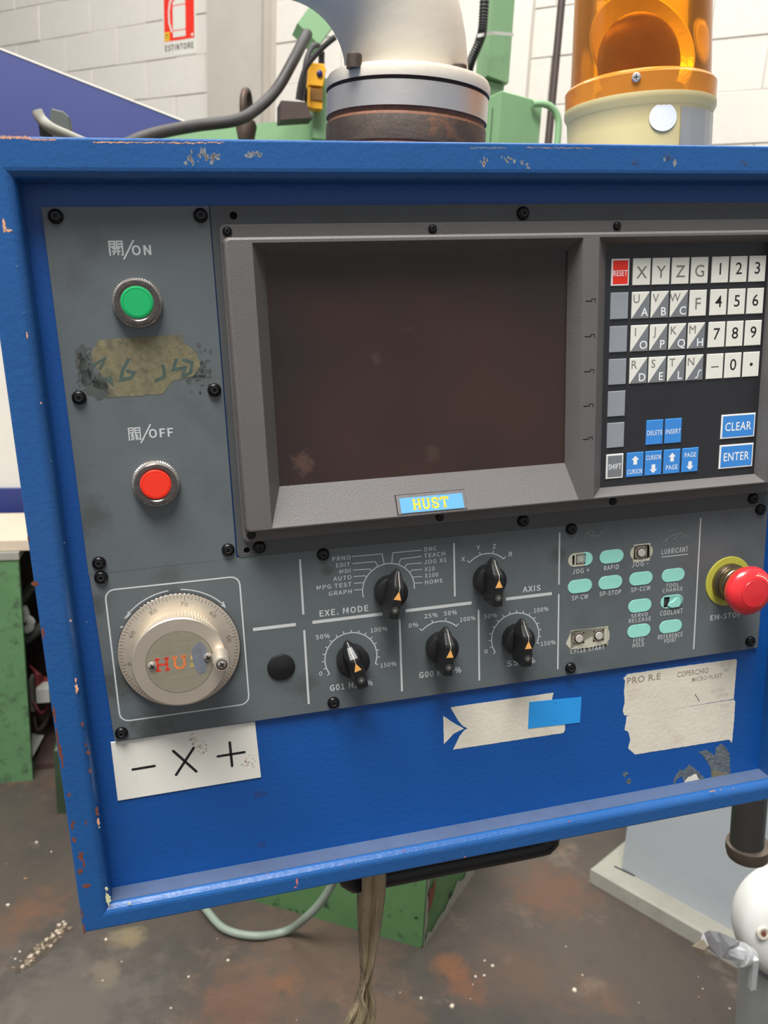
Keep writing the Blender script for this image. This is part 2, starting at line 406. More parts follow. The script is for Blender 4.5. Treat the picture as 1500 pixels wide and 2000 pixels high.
    def line(s, pts, wd, z, mi=0, closed=False, T=None):
        """flat printed stroke"""
        n = len(pts); L_ = []; R_ = []
        for i in range(n):
            p = Vector(pts[i]); a = Vector(pts[i - 1] if (i or closed) else pts[0]); b = Vector(pts[(i + 1) % n] if (i < n - 1 or closed) else pts[-1])
            d1 = (p - a); d2 = (b - p)
            if d1.length < 1e-9: d1 = d2
            if d2.length < 1e-9: d2 = d1
            d1.normalize(); d2.normalize(); nn = Vector((-(d1.y + d2.y), d1.x + d2.x))
            if nn.length < 1e-6: nn = Vector((-d1.y, d1.x))
            nn.normalize(); k = max(.5, nn.dot(Vector((-d1.y, d1.x))))
            L_.append(p + nn * wd / 2 / k); R_.append(p - nn * wd / 2 / k)
        vs = [(q.x, q.y, z) for q in L_] + [(q.x, q.y, z) for q in R_]
        fs = [(n + i, n + (i + 1) % n, (i + 1) % n, i) for i in range(n if closed else n - 1)]
        return s.add(vs, fs, mi, False, T)
    def text(s, t, x, y, z, wd=None, cap=3.0, mi=0, off=.012, align='L', T=None, ft=1):
        vs, fs = text_mesh(t, off, ft); hs, _ = text_mesh('H', off, ft)
        ch = max(v[1] for v in hs); x0 = min(v[0] for v in vs); x1 = max(v[0] for v in vs)
        sy = cap / ch; sx = (wd / (x1 - x0)) if wd else sy
        W_ = (x1 - x0) * sx; ox = x if align == 'L' else x - W_ / 2
        return s.add([(ox + (v[0] - x0) * sx, y + v[1] * sy, z) for v in vs], fs, mi, False, T)
    def mesh(s, name, mats, k=1.0):
        me = bpy.data.meshes.new(name)
        me.from_pydata([(a * k, b * k, c * k) for a, b, c in s.v], [], s.f)
        for m in (mats if isinstance(mats, (list, tuple)) else [mats]): me.materials.append(m)
        me.polygons.foreach_set('material_index', s.m); me.polygons.foreach_set('use_smooth', s.s)
        me.update()
        if any(s.s): me.set_sharp_from_angle(angle=radians(32))
        return me
    def build(s, name, mats, parent=None, k=1.0, **kw):
        return obj(name, s.mesh(name, mats, k), parent, **kw)
def obj(name, me, parent=None, loc=None, label=None, cat=None, group=None, kind=None):
    o = bpy.data.objects.new(name, me); COL.objects.link(o)
    if parent: o.parent = parent
    if loc is not None: o.location = loc
    tag(o, label, cat, group, kind); return o
def tag(o, label=None, cat=None, group=None, kind=None):
    if label: o['label'] = label
    if cat: o['category'] = cat
    if group: o['group'] = group
    if kind: o['kind'] = kind
    return o
def empty(name, loc=(0, 0, 0), label=None, cat=None, group=None, mw=None):
    o = bpy.data.objects.new(name, None); COL.objects.link(o); o.empty_display_size = .05
    if mw is not None: o.matrix_world = mw
    else: o.location = loc
    return tag(o, label, cat, group)
MMK = .001
def blob(cx, cy, rx, ry, n=12, j=.3):
    return [(cx + rx * cos(2 * pi * i / n) * random.uniform(1 - j, 1 + j), cy + ry * sin(2 * pi * i / n) * random.uniform(1 - j, 1 + j)) for i in range(n)]
def poly_px(pts, h=0): return [P(x, y, h) for x, y in pts]

# ================================================================ THE SETTING
fl = MB(); fl.add([(-6, -3, 0), (7, -3, 0), (7, 8, 0), (-6, 8, 0)], [(0, 1, 2, 3)])
fl.build('floor', FLOOR, kind='structure')

YAW = radians(-43.5); WT = Vector((cos(YAW), sin(YAW), 0)); WN = Vector((-WT.y, WT.x, 0)); DW = 4.0   # wall runs along WT, WN points away from the camera
WALL = Matrix((WT, WN, Vector((0, 0, 1)))).transposed().to_4x4()
WALL.translation = WN * DW                       # local x along the wall, y into it, z up
def wall_s(px, py, off=0.0):                     # photo point -> (s, z) on the wall plane (or off metres in front of it)
    d = ray_w(px, py); t = (DW - off) / d.dot(WN); q = CAM + d * t; return q.dot(WT), q.z
wb = empty('wall_back', mw=WALL); wb['kind'] = 'structure'
m_ = MB(); m_.box(-9, .005, 0, 3.5, .25, 5.5); m_.build('mortar_bed', MORTAR, wb)
bh, bl = .2068, .462
z_ref = CAM.z + .3372 * DW
s_ref = wall_s(222, 60)[0]
cache = []
for k in range(8):
    b_ = MB(); h2 = bh / 2 - random.uniform(.0008, .0020); l2 = bl / 2 - random.uniform(.0006, .0016)
    j = lambda: random.uniform(-.002, .002)
    b_.prism([(-l2 + j(), -h2 + j()), (l2 + j(), -h2 + j()), (l2 + j(), h2 + j()), (-l2 + j(), h2 + j())], 0, .03 + random.uniform(-.002, .004), bev=.003,
             T=Matrix(((1, 0, 0, 0), (0, 0, -1, .024), (0, 1, 0, 0), (0, 0, 0, 1))))
    cache.append(b_.mesh('block', BLOCK))
for r in range(-9, 9):
    zc = z_ref + (r + .5) * bh
    if zc < .4 or zc > 4.7: continue
    o_ = (s_ref + (bl / 2 if r % 2 == 0 else 0)) % bl
    s = -6.2 + o_
    while s < 1.6:
        c_ = s + bl / 2
        obj('block', random.choice(cache), wb, (c_, 0, zc))
        s += bl
# pillars standing proud of the wall
sa, sb = wall_s(404, 100, .06)[0], wall_s(524, 100, .06)[0]
p_ = MB(); p_.prism([(sa, 0), (sb - .05, 0), (sb - .02, -.012), (sb - .02, .05), (sb + .012, .05), (sb + .012, .2), (sa, .2)][::-1], 0, 5.4, 0)
pil = p_.build('pillar', CONC, mw if False else None); pil.matrix_world = WALL @ Matrix.Translation((0, -.06, 0)); pil['kind'] = 'structure'
sc_, sd_ = wall_s(897, 60, .05)[0], wall_s(1036, 60, .05)[0]
p_ = MB(); p_.box(sc_, 0, 0, sd_, .1, 5.4); pil2 = p_.build('pillar', BLOCK); pil2.matrix_world = WALL @ Matrix.Translation((0, -.05, 0)); pil2['kind'] = 'structure'

# rusty rod leaning against the wall
t0, t1 = W(1101, -40, 3.0), W(1066, 330, 2.95)
d_ = (t1 - t0).normalized(); t2 = t0 + d_ * (t0.z / -d_.z)
m_ = MB(); m_.tube([t0 - d_ * .7, t0, t1, t2], .0135, 10)
m_.build('rusty_rod', BROWNM, label='thin rusty brown steel rod standing against the white block wall', cat='rod')

# fire extinguisher sign
sg = empty('fire_sign', mw=WALL @ Matrix.Translation((0, -.004, 0)), label='red and white extinguisher sign on the painted block wall', cat='sign')
x0, zb = wall_s(321, 113); x1, _ = wall_s(385, 105); zt = zb + (x1 - x0) * 1.42
TS = Matrix(((1, 0, 0, x0), (0, 0, -1, 0), (0, 1, 0, zb), (0, 0, 0, 1)))
ww = x1 - x0; hh = zt - zb
m_ = MB(); m_.prism(rrect(0, 0, ww, hh, .006), 0, .003, T=TS); m_.build('board', SIGNW, sg)
m_ = MB(); m_.flat(rect(ww * .04, hh * .225, ww * .95, hh * .985), .0036, 0, TS)
ex = ww * .5; eb = hh * .27
m_.prism(rrect(ex - ww * .19, eb, ex + ww * .19, eb + hh * .09, .002), .0036, .0042, 1, TS)
m_.prism(rrect(ex - ww * .19, eb + hh * .105, ex + ww * .19, eb + hh * .45, .004), .0036, .0042, 1, TS)
m_.prism([(ex - ww * .19, eb + hh * .465), (ex + ww * .19, eb + hh * .465), (ex + ww * .19, eb + hh * .50), (ex + ww * .08, eb + hh * .57), (ex + ww * .08, eb + hh * .63), (ex - ww * .08, eb + hh * .63), (ex - ww * .08, eb + hh * .57), (ex - ww * .19, eb + hh * .50)], .0036, .0042, 1, TS)
m_.line([(ex - ww * .22, eb + hh * .08), (ex - ww * .30, eb + hh * .22), (ex - ww * .31, eb + hh * .38), (ex - ww * .27, eb + hh * .52), (ex - ww * .15, eb + hh * .60), (ex + ww * .05, eb + hh * .62)], ww * .05, .0042, 1, T=TS)
m_.line([(ex - ww * .05, eb + hh * .64), (ex + ww * .18, eb + hh * .69)], ww * .05, .0042, 1, T=TS)
m_.flat(rect(ww * .05, hh * .235, ww * .20, hh * .36), .0042, 2, TS)
m_.line([(ww * .09, hh * .26), (ww * .09, hh * .33), (ww * .15, hh * .33), (ww * .15, hh * .25)], ww * .02, .0046, 3, T=TS)
m_.flat(circle(ww * .89, hh * .275, ww * .035, 12), .0042, 1, TS)
m_.build('pictogram', [SIGNR, SIGNW, SIGNY, INKB], sg)
m_ = MB(); m_.text('ESTINTORE', ww * .06, hh * .085, .0038, ww * .86, hh * .085, 0, .02, T=TS); m_.build('lettering', INKB, sg)

# ================================================================ BACKGROUND MACHINES
def footbox(mb, pts, z0, z1, mi=0, bev=0.0):
    mb.prism(pts, z0, z1, mi, bev=bev)
def xy(v): return (v.x, v.y)
def ccw(poly):
    a = sum(poly[i - 1][0] * poly[i][1] - poly[i][0] * poly[i - 1][1] for i in range(len(poly)))
    return poly if a > 0 else poly[::-1]

# big sheet metal enclosure far left: white below, navy sloping hood above
enc = empty('machine_enclosure', (0, 0, 0), 'large sheet-metal machine housing with navy sloping hood behind the panel at the left', 'machine')
q0, q1, q2 = W(-260, -12, 3.0), W(0, 97, 3.0), W(372, 243, 3.0)
low = W(372, 420, 3.0); zl = W(0, 560, 3.0).z
m_ = MB()
sx0, sx1 = q0.x - .5, q2.x + .15
sl = (q2.z - q1.z) / (q2.x - q1.x); zz = lambda x: q1.z + sl * (x - q1.x)
TXZ = Matrix(((1, 0, 0, 0), (0, 0, -1, 3.0), (0, 1, 0, 0), (0, 0, 0, 1)))
m_.prism([(sx0, zl), (sx1, zl), (sx1, zz(sx1)), (sx0, zz(sx0))], -.55, 0, 0, TXZ)
m_.build('sloping_hood', NAVY, enc)
m_ = MB(); m_.prism([(sx0, zz(sx0)), (sx1, zz(sx1)), (sx1, zz(sx1) + .005), (sx0, zz(sx0) + .005)], -.55, .003, 0, TXZ); m_.build('edge_strip', CREAMW, enc)
zb1 = W(0, 955, 3.0).z; zb0 = W(0, 1018, 3.0).z
m_ = MB(); m_.box(sx0, 3.02, zb1, sx1 - .3, 3.5, zl); m_.build('body_panel', CREAMW, enc)
m_ = MB(); m_.box(sx0, 3.0, zb0 - .2, sx1 - .35, 3.5, zb1); m_.build('lower_band', NAVY, enc, label='navy lower band')
m_ = MB(); m_.box(sx0, 3.05, 0, sx1 - .35, 3.5, zb0 - .2); m_.build('base', CREAMW, enc)

# beige board lying on a green cabinet with its open electrical bay
gc = empty('electrical_cabinet', (0, 0, 0), 'dirty green cabinet with open wiring bay beside the left edge of the panel', 'cabinet')
c0 = FL(64, 1524); zc1 = W(36, 1090, c0.y).z
cl = c0.x - .75
m_ = MB(); m_.box(cl, c0.y, 0.0, c0.x, c0.y + .02, zc1)
m_.box(cl, c0.y, .0, cl + .02, c0.y + .45, zc1); m_.build('door', DGREEN, gc)
m_ = MB(); m_.box(cl, c0.y - .004, zc1 - .004, c0.x + .003, c0.y + .45, zc1 + .018); m_.build('top_edge', PLINTH, gc)
cr_ = c0.x + .30
m_ = MB(); m_.box(c0.x - .0, c0.y + .43, 0, cr_, c0.y + .45, zc1 - .002); m_.box(cl, c0.y + .44, 0, c0.x, c0.y + .46, zc1)
m_.box(c0.x, c0.y + .06, 0, cr_, c0.y + .43, .02); m_.box(cr_, c0.y + .02, 0, cr_ + .02, c0.y + .45, zc1 - .002)
m_.build('bay_panel', BROWNM, gc)
for i in range(11):
    z_ = W(90, 1130 + i * 26, c0.y + .3).z
    m_ = MB(); m_.box(c0.x + .01, c0.y + .30, z_, cr_ - .02, c0.y + .43, z_ + .012); m_.build('terminal_rail', SOOT, gc)
def wtube(name, pts, r, m, parent=None, n=8, **kw):
    m_ = MB(); m_.tube(catmull(pts), r, n); return m_.build(name, m, parent, **kw)
def catmull(pts, k=6):
    pts = [Vector(p) for p in pts]; out = []
    for i in range(len(pts) - 1):
        p0, p1, p2, p3 = pts[max(i - 1, 0)], pts[i], pts[i + 1], pts[min(i + 2, len(pts) - 1)]
        for j in range(k):
            t = j / k
            out.append(.5 * ((2 * p1) + (p2 - p0) * t + (2 * p0 - 5 * p1 + 4 * p2 - p3) * t * t + (3 * p1 - p0 - 3 * p2 + p3) * t ** 3))
    out.append(pts[-1]); return out
yb = c0.y + .2
wtube('cable_duct', [W(38, 1175, yb), W(70, 1135, yb), W(110, 1090, yb)], .016, SOOT, gc)
wtube('cable_duct', [W(50, 1250, yb), W(80, 1225, yb), W(120, 1190, yb)], .016, SOOT, gc)
for pp_ in ([(45, 1185), (50, 1200), (46, 1212)], [(50, 1205), (62, 1215), (52, 1228)], [(55, 1210), (60, 1225), (50, 1232)]):
    wtube('white_connector', [W(a, b, yb - .02) for a, b in pp_], .012, PALE, gc)
for i in range(6):
    a = random.uniform(0, 1)
    wtube('red_wire', [W(58 + 4 * i, 1300 + 3 * i, yb), W(72 + 3 * a, 1318 + 6 * i, yb - .03), W(84, 1322 + 3 * i, yb), W(100, 1330, yb)], .004, REDWIRE, gc)
wtube('coiled_wire', [W(66, 1400, yb), W(72, 1425, yb - .02), W(88, 1412, yb), W(96, 1380, yb), W(92, 1362, yb)], .007, BROWNM, gc)
wtube('coiled_wire', [W(66, 1372, yb), W(80, 1392, yb - .02), W(94, 1376, yb), W(100, 1350, yb)], .006, REDWIRE, gc)
a, b = W(71, 1345, yb - .05), W(98, 1369, yb - .05)
m_ = MB(); m_.box(a.x, yb - .06, b.z, b.x, yb, a.z); m_.build('relay', PALE, gc)
a, b = W(56, 1330, yb), W(68, 1390, yb)
m_ = MB(); m_.box(a.x, yb - .0, b.z, b.x, yb + .05, a.z); m_.build('bracket', PLINTH, gc)
a, b = W(60, 1435, c0.y + .1), W(88, 1472, c0.y + .1)
m_ = MB(); m_.add([tuple(W(62, 1432, yb)), tuple(W(86, 1436, yb)), tuple(W(64, 1478, yb - .1)), tuple(W(62, 1470, yb - .1)), tuple(W(63, 1433, yb + .01)), tuple(W(87, 1437, yb + .01)), tuple(W(65, 1479, yb - .09))], [(0, 1, 2, 3), (4, 6, 5), (0, 4, 5, 1), (1, 5, 6, 2)]); m_.build('paper_scrap', PALE, gc)
ca, cb_ = c0.y, c0.y + .42
bz0 = zc1 + .02
m_ = MB(); m_.box(cl, ca + .01, bz0, c0.x + .05, ca + .34, bz0 + .03)
m_.build('beige_board', BEIGE, label='pale beige board lying on top of the dirty green cabinet', cat='board')
# foot of a green machine behind the left edge
f0, f1 = FL(112, 1590), FL(150, 1600)
m_ = MB(); m_.prism(ccw([(f0.x, f0.y), (f0.x + .35, f0.y - .02), (f0.x + .35, f0.y + .14), (f0.x, f0.y + .14)]), 0, .22, bev=.012)
m_.build('machine_pedestal', mat('sooty_green', (46, 62, 42), .6, var=.3, vscale=12), label='dark green machine pedestal on the floor behind the panel corner', cat='pedestal')

# green milling machine behind the panel
gm = empty('milling_machine', (0, 0, 0), 'pale green milling machine standing behind the control panel', 'machine')
g0, g1, g2 = FL(824, 1852), FL(470, 1752), FL(935, 1690)
e1 = (g1 - g0); e2 = (g2 - g0); g3 = g0 + e1 * 1.5; g4 = g0 + e2 * 1.3
up = Vector((0, 0, 1))
m_ = MB(); foot = ccw([xy(g0), xy(g3), xy(g3 + e2), xy(g4)]); m_.prism(foot, 0, .42, bev=.01)
m_.build('base', BASEG, gm, label='dirty green base with chipped edges')
# bare, worn strip along the near edge of the base
m_ = MB(); a = g0 + e2.normalized() * .004 ; nrm = Vector((e2.y, -e2.x, 0)).normalized(); nrm = nrm if nrm.y < 0 or nrm.x > 0 else -nrm
b = g0 + e2 * .9
ed = e2.normalized(); outl = []
for i in range(15): outl.append((.004 + random.uniform(0, .012) + (.014 if 6 < i < 11 else 0), .42 * i / 14))
vs = [tuple(g0 + ed * x + up * z + nrm * .003) for x, z in [(0, 0)] + outl + [(0, .42)]]
m_.add(vs, [tuple(range(len(vs)))])
low_ = [(.02 + .30 * i / 12, .012 + random.uniform(0, .03) + .03 * (i / 12)) for i in range(13)]
vs = [tuple(g0 + ed * x + up * z + nrm * .003) for x, z in [(.01, 0), (.32, 0)] + low_[::-1]]
m_.add(vs, [tuple(range(len(vs)))]); m_.build('worn_edge', PLINTH, gm, kind='stuff')
m_ = MB(); vs = [tuple(g0 + ed * x + up * z + nrm * .0035) for x, z in ((.012, .09), (.035, .10), (.05, .14), (.045, .17), (.03, .15), (.015, .16))]
m_.add(vs, [tuple(range(len(vs)))]); m_.build('rust_chip', RUSTP, gm)
gt = W(470, 262, 2.35); ttop = W(600, 232, 2.35).z
bc = (gt.x + .15, 2.35)
pts = []
m_ = MB(); xa, xb = W(300, 262, 2.35).x, W(700, 262, 2.35).x; z0_, z1_ = W(320, 262, 2.35).z, W(640, 228, 2.35).z
prof = [(xa, .3), (xb, .3), (xb, z1_), (xb - .08, z1_ - .004), (xa + (xb - xa) * .55, z1_ - .028), (xa + (xb - xa) * .2, z0_ + .015), (xa, z0_)]
m_.prism(prof, -.55, 0, 0, Matrix(((1, 0, 0, 0), (0, 0, -1, 2.35), (0, 1, 0, 0), (0, 0, 0, 1)))); m_.build('body', MGREEN, gm)
# tall post and switch cabinet at the right of the arm
ya = 2.3
A = W(958, 60, ya); B = W(1001, 60, ya + .05); Lf = W(935, 60, ya + .10)
zt = 3.4; zb_ = W(960, 148, ya).z
m_ = MB(); Bk = B + (Lf - A)
m_.prism(ccw([xy(A), xy(B), xy(Bk), xy(Lf)]), zb_, zt); m_.build('post', MGREEN, gm)
m_ = MB(); A2 = W(950, 160, ya + .03); B2 = W(985, 160, ya + .06)
m_.prism(ccw([xy(A2), xy(B2), xy(B2 + (Lf - A) * .8), xy(A2 + (Lf - A) * .8)]), W(960, 300, ya).z, zb_ - .004); m_.build('post_foot', MGREEN, gm)
yc = 2.05
A = W(981, 176, yc); B = W(1060, 190, yc + .06); Lf = W(930, 203, yc + .14); zt_ = A.z
m_ = MB(); m_.prism(ccw([xy(A), xy(B), xy(B + (Lf - A)), xy(Lf)]), 1.25, zt_, bev=.003); m_.build('switch_cabinet', MGREEN, gm, label='green switch cabinet with a looped handle')
sd = (Lf - A).normalized(); sn = Vector((sd.y, -sd.x, 0)); sn = sn if sn.y < 0 else -sn
o_ = A + sd * .04 + sn * .002
m_ = MB(); m_.add([tuple(o_ + up * z + sd * x) for x, z in ((0, -.03), (.003, -.03), (.003, -.6), (0, -.6))], [(0, 1, 2, 3)]); m_.build('door_gap', HOLE, gm)
h_ = [(1040, 203), (1062, 203), (1080, 212), (1090, 232), (1090, 262), (1086, 300)]
m_ = MB(); m_.tube(catmull([W(x, y, yc + .03) for x, y in h_]), .0085, 10); m_.build('handle', MGREEN, gm)
# slanting arm with its grey green underside
m_ = MB(); pa = [W(596, 62, 2.3), W(660, -40, 2.3), W(700, -20, 2.3), W(612, 70, 2.3)]
a, b = W(602, 66, 2.3), W(690, -52, 2.3); dr = (b - a).normalized(); nx = Vector((0, 1, 0)).cross(dr)
m_.loft([[tuple(a + nx * i + Vector((0, j, 0))) for i, j in ((-.035, 0), (.035, 0), (.035, .1), (-.035, .1))], [tuple(b + nx * i + Vector((0, j, 0))) for i, j in ((-.035, 0), (.035, 0), (.035, .1), (-.035, .1))]])
m_.build('slanted_arm', MGREEN, gm)
# lifting eye
el = W(481, 247, 2.2); m_ = MB()
ring = [el + Vector((0.010 * cos(t) , .022 * cos(t), .044 + .036 * sin(t))) for t in [2 * pi * i / 24 for i in range(25)]]
m_.tube(ring, .0085, 10); m_.lathe([(.02, -.03), (.026, 0), (.022, .012), (.012, .018)], 16, T=Matrix.Translation(el))
m_.build('lifting_eye', RUSTD, gm, label='rusty lifting eye bolt')
m_ = MB(); a = W(549, 196, 2.15); b = W(612, 240, 2.15)
m_.prism([(a.x, b.z), (b.x, b.z + .012), (b.x - .008, b.z + .02), (b.x - .018, a.z + .002), (a.x, a.z)], -.08, 0, 0, Matrix(((1, 0, 0, 0), (0, 0, -1, 2.15), (0, 1, 0, 0), (0, 0, 0, 1))))
m_.build('bracket', BROWNM, gm, label='dark brown steel bracket')
m_ = MB(); a = W(614, 150, 2.25); b = W(652, 232, 2.25); m_.box(a.x, 2.25, b.z - .05, b.x, 2.32, a.z); m_.build('switch_mount', MGREEN, gm)
# yellow limit switch
ys = empty('limit_switch', (0, 0, 0), 'yellow limit switch box with a dark blue button behind the support arm', 'switch')
yy = 2.2; a = W(603, 121, yy); b = W(634, 170, yy)
m_ = MB(); m_.prism([(a.x, b.z), (b.x - .004, b.z), (b.x + .003, a.z - .012), (b.x - .003, a.z), (a.x + .004, a.z)], -.045, 0, 0, Matrix(((1, 0, 0, 0), (0, 0, -1, yy), (0, 1, 0, 0), (0, 0, 0, 1))), bev=.002); m_.build('housing', YELLOW, ys)
c = W(624, 144, yy); m_ = MB(); m_.lathe([(.0075, 0), (.0075, .004), (.004, .006), (0, .006)], 16, T=Matrix.Translation((c.x, yy - .001, c.z)) @ Matrix.Rotation(pi / 2, 4, 'X')); m_.build('button', mat('switch_blue', (24, 28, 86), .4), ys)
a2 = W(601, 170, yy); b2 = W(630, 212, yy); m_ = MB(); m_.box(a2.x, yy + .005, b2.z, b2.x, yy + .045, a2.z); m_.box(a2.x, yy - .004, b2.z, a2.x + .006, yy + .045, a2.z); m_.build('lower_body', YELLOW, ys)
m_ = MB(); a3 = W(607, 172, yy); b3 = W(630, 196, yy); m_.box(a3.x, yy + .001, b3.z, b3.x, yy + .006, a3.z); m_.build('cover', mat('amber_brown_plate', (128, 88, 34), .5), ys)
m_ = MB(); g_ = W(628, 112, yy + .02); m_.tube([g_ - up * .015, g_ + up * .012], .008, 10); m_.build('gland', BLACK, ys)
# cables
wtube('power_cable', [W(120, 345, 1.95), W(240, 285, 2.0), W(300, 262, 2.05), W(380, 246, 2.1), (W(460, 235, 2.12)), W(500, 214, 2.15), W(540, 175, 2.2), W(572, 120, 2.22), W(590, 85, 2.25), W(600, 66, 2.28)], .0135, RUBBER, None, 14,
      label='thick dark grey cable sweeping past the rusty lifting eye', cat='cable')
wtube('thin_cable', [W(655, 72, 2.1), W(628, 95, 2.12), W(600, 128, 2.14), W(588, 160, 2.15), W(582, 195, 2.16)], .0065, RUBBER, None, 10, label='black cable looping beside the yellow limit switch', cat='cable')
wtube('thin_cable', [W(628, 110, 2.22), W(622, 90, 2.2), W(610, 92, 2.18), W(598, 120, 2.17), W(594, 160, 2.17), W(590, 196, 2.17)], .0065, RUBBER, None, 10, label='second black cable bent over into the yellow limit switch', cat='cable')
# corrugated conduit tied to the green post
cp = catmull([W(948, -30, 2.18), W(945, 20, 2.18), (W(942, 60, 2.18)), W(935, 85, 2.18), W(922, 115, 2.2), W(915, 140, 2.22), W(912, 190, 2.25)], 14)
rs = [.0105 if i % 2 else .0125 for i in range(len(cp))]
m_ = MB(); m_.tube(cp, .01, 12, rs=rs); m_.build('corrugated_conduit', RUBBERB, label='black corrugated conduit tied to the green post', cat='conduit')
ct = [W(932, 70, 2.15), W(942, 68, 2.15), W(962, 64, 2.24), W(1000, 67, 2.30), W(1003, 68, 2.38), W(960, 66, 2.45), W(934, 70, 2.33), W(932, 70, 2.15)]
m_ = MB(); m_.loft([[tuple(p - up * .004), tuple(p + up * .004)] for p in ct], 0, False, closed=False)
m_.build('cable_tie', PALE, label='pale cable tie around the green post and conduit', cat='cable tie')
# grimy clamp and connector at far left
cx = empty('cable_connector', (0, 0, 0), 'grimy grey plug and cable end lying above the panel top left', 'connector')
yq = 1.5
m_ = MB(); m_.tube(catmull([W(72, 216, yq), W(80, 232, yq), W(100, 250, yq), W(140, 268, yq + .02), W(190, 290, yq + .05)]), .0085, 12); m_.build('cable', PLINTH, cx)
a = W(92, 210, yq + .03); b = W(136, 262, yq + .03)
m_ = MB(); m_.prism([(a.x - .004, b.z - .01), (b.x + .004, b.z - .01), (b.x, a.z - .01), (b.x - .008, a.z - .003), (a.x + .006, a.z)], -.03, 0, 0, Matrix(((1, 0, 0, 0), (0, 0, -1, yq + .03), (0, 1, 0, 0), (0, 0, 0, 1))), bev=.002); m_.build('plug', SOOT, cx)
m_ = MB(); a = W(74, 236, yq + .02); b = W(100, 268, yq + .02); m_.prism([(a.x + .002, b.z), (b.x, b.z), (b.x, b.z + .012), (a.x, a.z)], -.02, 0, 0, Matrix(((1, 0, 0, 0), (0, 0, -1, yq + .02), (0, 1, 0, 0), (0, 0, 0, 1)))); m_.build('rubber_boot', BLACK, cx)

# grey cabinet on its plinth at the lower right
gp = empty('grey_cabinet', (0, 0, 0), 'light grey sheet-metal cabinet standing on a grey plinth', 'cabinet')
k0, k1, k2 = FL(1150, 1722), FL(1345, 1836), FL(1190, 1642)
ea = (k1 - k0).normalized(); eb = (k2 - k0).normalized(); eb = (eb - eb.dot(ea) * ea).normalized()
m_ = MB(); m_.prism(ccw([xy(k0), xy(k0 + ea * 1.3), xy(k0 + ea * 1.3 + eb * .9), xy(k0 + eb * .9)]), 0, .045, bev=.006); m_.build('plinth', PLINTH, gp, label='dusty grey plinth')
kc = FL(1214, 1697, .045); m_ = MB(); m_.prism(ccw([xy(kc), xy(kc + ea * 1.2), xy(kc + ea * 1.2 + eb * .8), xy(kc + eb * .8)]), .045, .95, bev=.004); m_.build('body', LGREY, gp)
m_ = MB(); c_ = FL(1200, 1692, .046); c2 = FL(1240, 1711, .046); m_.tube([c_, c2], .002, 6); m_.build('dark_slot', HOLE, gp)

# hose loop on the floor
wtube('grey_hose', [FL(380, 1745, .02), FL(405, 1780, .015), FL(440, 1815, .012), FL(500, 1828, .012), FL(560, 1818, .014), W(600, 1790, 1.63), W(632, 1755, 1.60), W(654, 1715, 1.58), W(664, 1680, 1.56), W(668, 1630, 1.55)], .0095, HOSE, None, 12,
      label='grey-green hose looping over the floor in front of the green base', cat='hose')

# loose chips and crumbs on the floor
m_ = MB()
for i in range(420):
    x = random.uniform(-.9, 1.6); y = random.uniform(1.1, 2.6); r = random.choice((.0012, .0016, .002, .003, .0045)) * random.uniform(.7, 1.3)
    if (y > 1.56 and .1 < x < 1) or (y > 1.42 and x > 1.0) or (y > 2.2 and x < 0): continue
    a = random.uniform(0, 6.28); t = Matrix.Translation((x, y, 0)) @ Matrix.Rotation(a, 4, 'Z')
    m_.prism([(-r, -r * .6), (r * .8, -r * .7), (r, r * .5), (-r * .5, r)], 0, r * .7, random.choice((0, 0, 1)), t)
m_.build('floor_debris', [mat('pale_crumb', (196, 186, 168), .8), mat('brown_crumb', (120, 100, 78), .8)], label='pale chips and crumbs scattered over the floor', cat='debris', kind='stuff')
# broken gouge in the floor
m_ = MB(); gpts = [FL(x, y, .0006) for x, y in ((28, 1900), (50, 1862), (80, 1835), (105, 1815), (140, 1802), (128, 1822), (112, 1842), (88, 1868), (60, 1888), (35, 1902))]
m_.add([tuple(g) for g in gpts], [tuple(range(len(gpts)))])
for i in range(60):
    t = random.random(); c_ = FL(35 + 98 * t + random.uniform(-7, 7), 1895 - 88 * t + random.uniform(-8, 8)); r = random.uniform(.002, .006)
    m_.prism(blob(c_.x, c_.y, r, r, 5), 0, r * .8, random.choice((1, 2, 1)))
m_.build('floor_gouge', [mat('gouge_earth', (66, 58, 48), .95, var=.3, vscale=60), mat('gouge_stone', (112, 98, 82), .9), mat('gouge_pale', (170, 156, 138), .9)], label='rough gouge of broken concrete in the floor', cat='gouge', kind='stuff')

# white cast joint with taped stub at the lower right
wa = empty('white_swivel_joint', (0, 0, 0), 'white painted cast swivel joint with a socket screw at the lower right', 'joint')
yw = .95
hl_, ht_ = W(1450, 1812, yw), W(1540, 1700, yw)
R_ = (W(1562, 1800, yw) - W(1466, 1800, yw)).length; hc = W(1549, 1806, yw)
axd = Vector((-.16, -1, .26)).normalized(); q = axd.to_track_quat('Z', 'Y').to_matrix().to_4x4(); TJ = Matrix.Translation(hc) @ q
rr = R_ * .93
m_ = MB(); m_.lathe([(rr * .55, -.05), (rr * .93, -.042), (rr, -.025), (rr, .0), (rr * .98, .010), (rr * .9, .022), (rr * .76, .031), (rr * .55, .037), (rr * .3, .040), (.0, .041)], 56, T=TJ)
m_.build('head', WHITEP, wa)
rd_ = ray_w(1491, 1823); sc = CAM + rd_ * ((hc + axd * .0345 - CAM).dot(axd) / rd_.dot(axd))
m_ = MB(); TQ = Matrix.Translation(sc) @ q
m_.lathe([(.0105, -.004), (.0105, .001), (.0095, .002), (.0068, .002), (.0062, .000)], 28, T=TQ); m_.build('socket_screw', OFFW, wa, label='white painted socket screw')
m_ = MB(); m_.prism([(.0042 * cos(i * pi / 3), .0042 * sin(i * pi / 3)) for i in range(6)], .0005, .0024, 0, TQ); m_.build('hex_socket', RUSTP, wa)
rt = (W(1562, 1950, yw) - W(1470, 1950, yw)).length
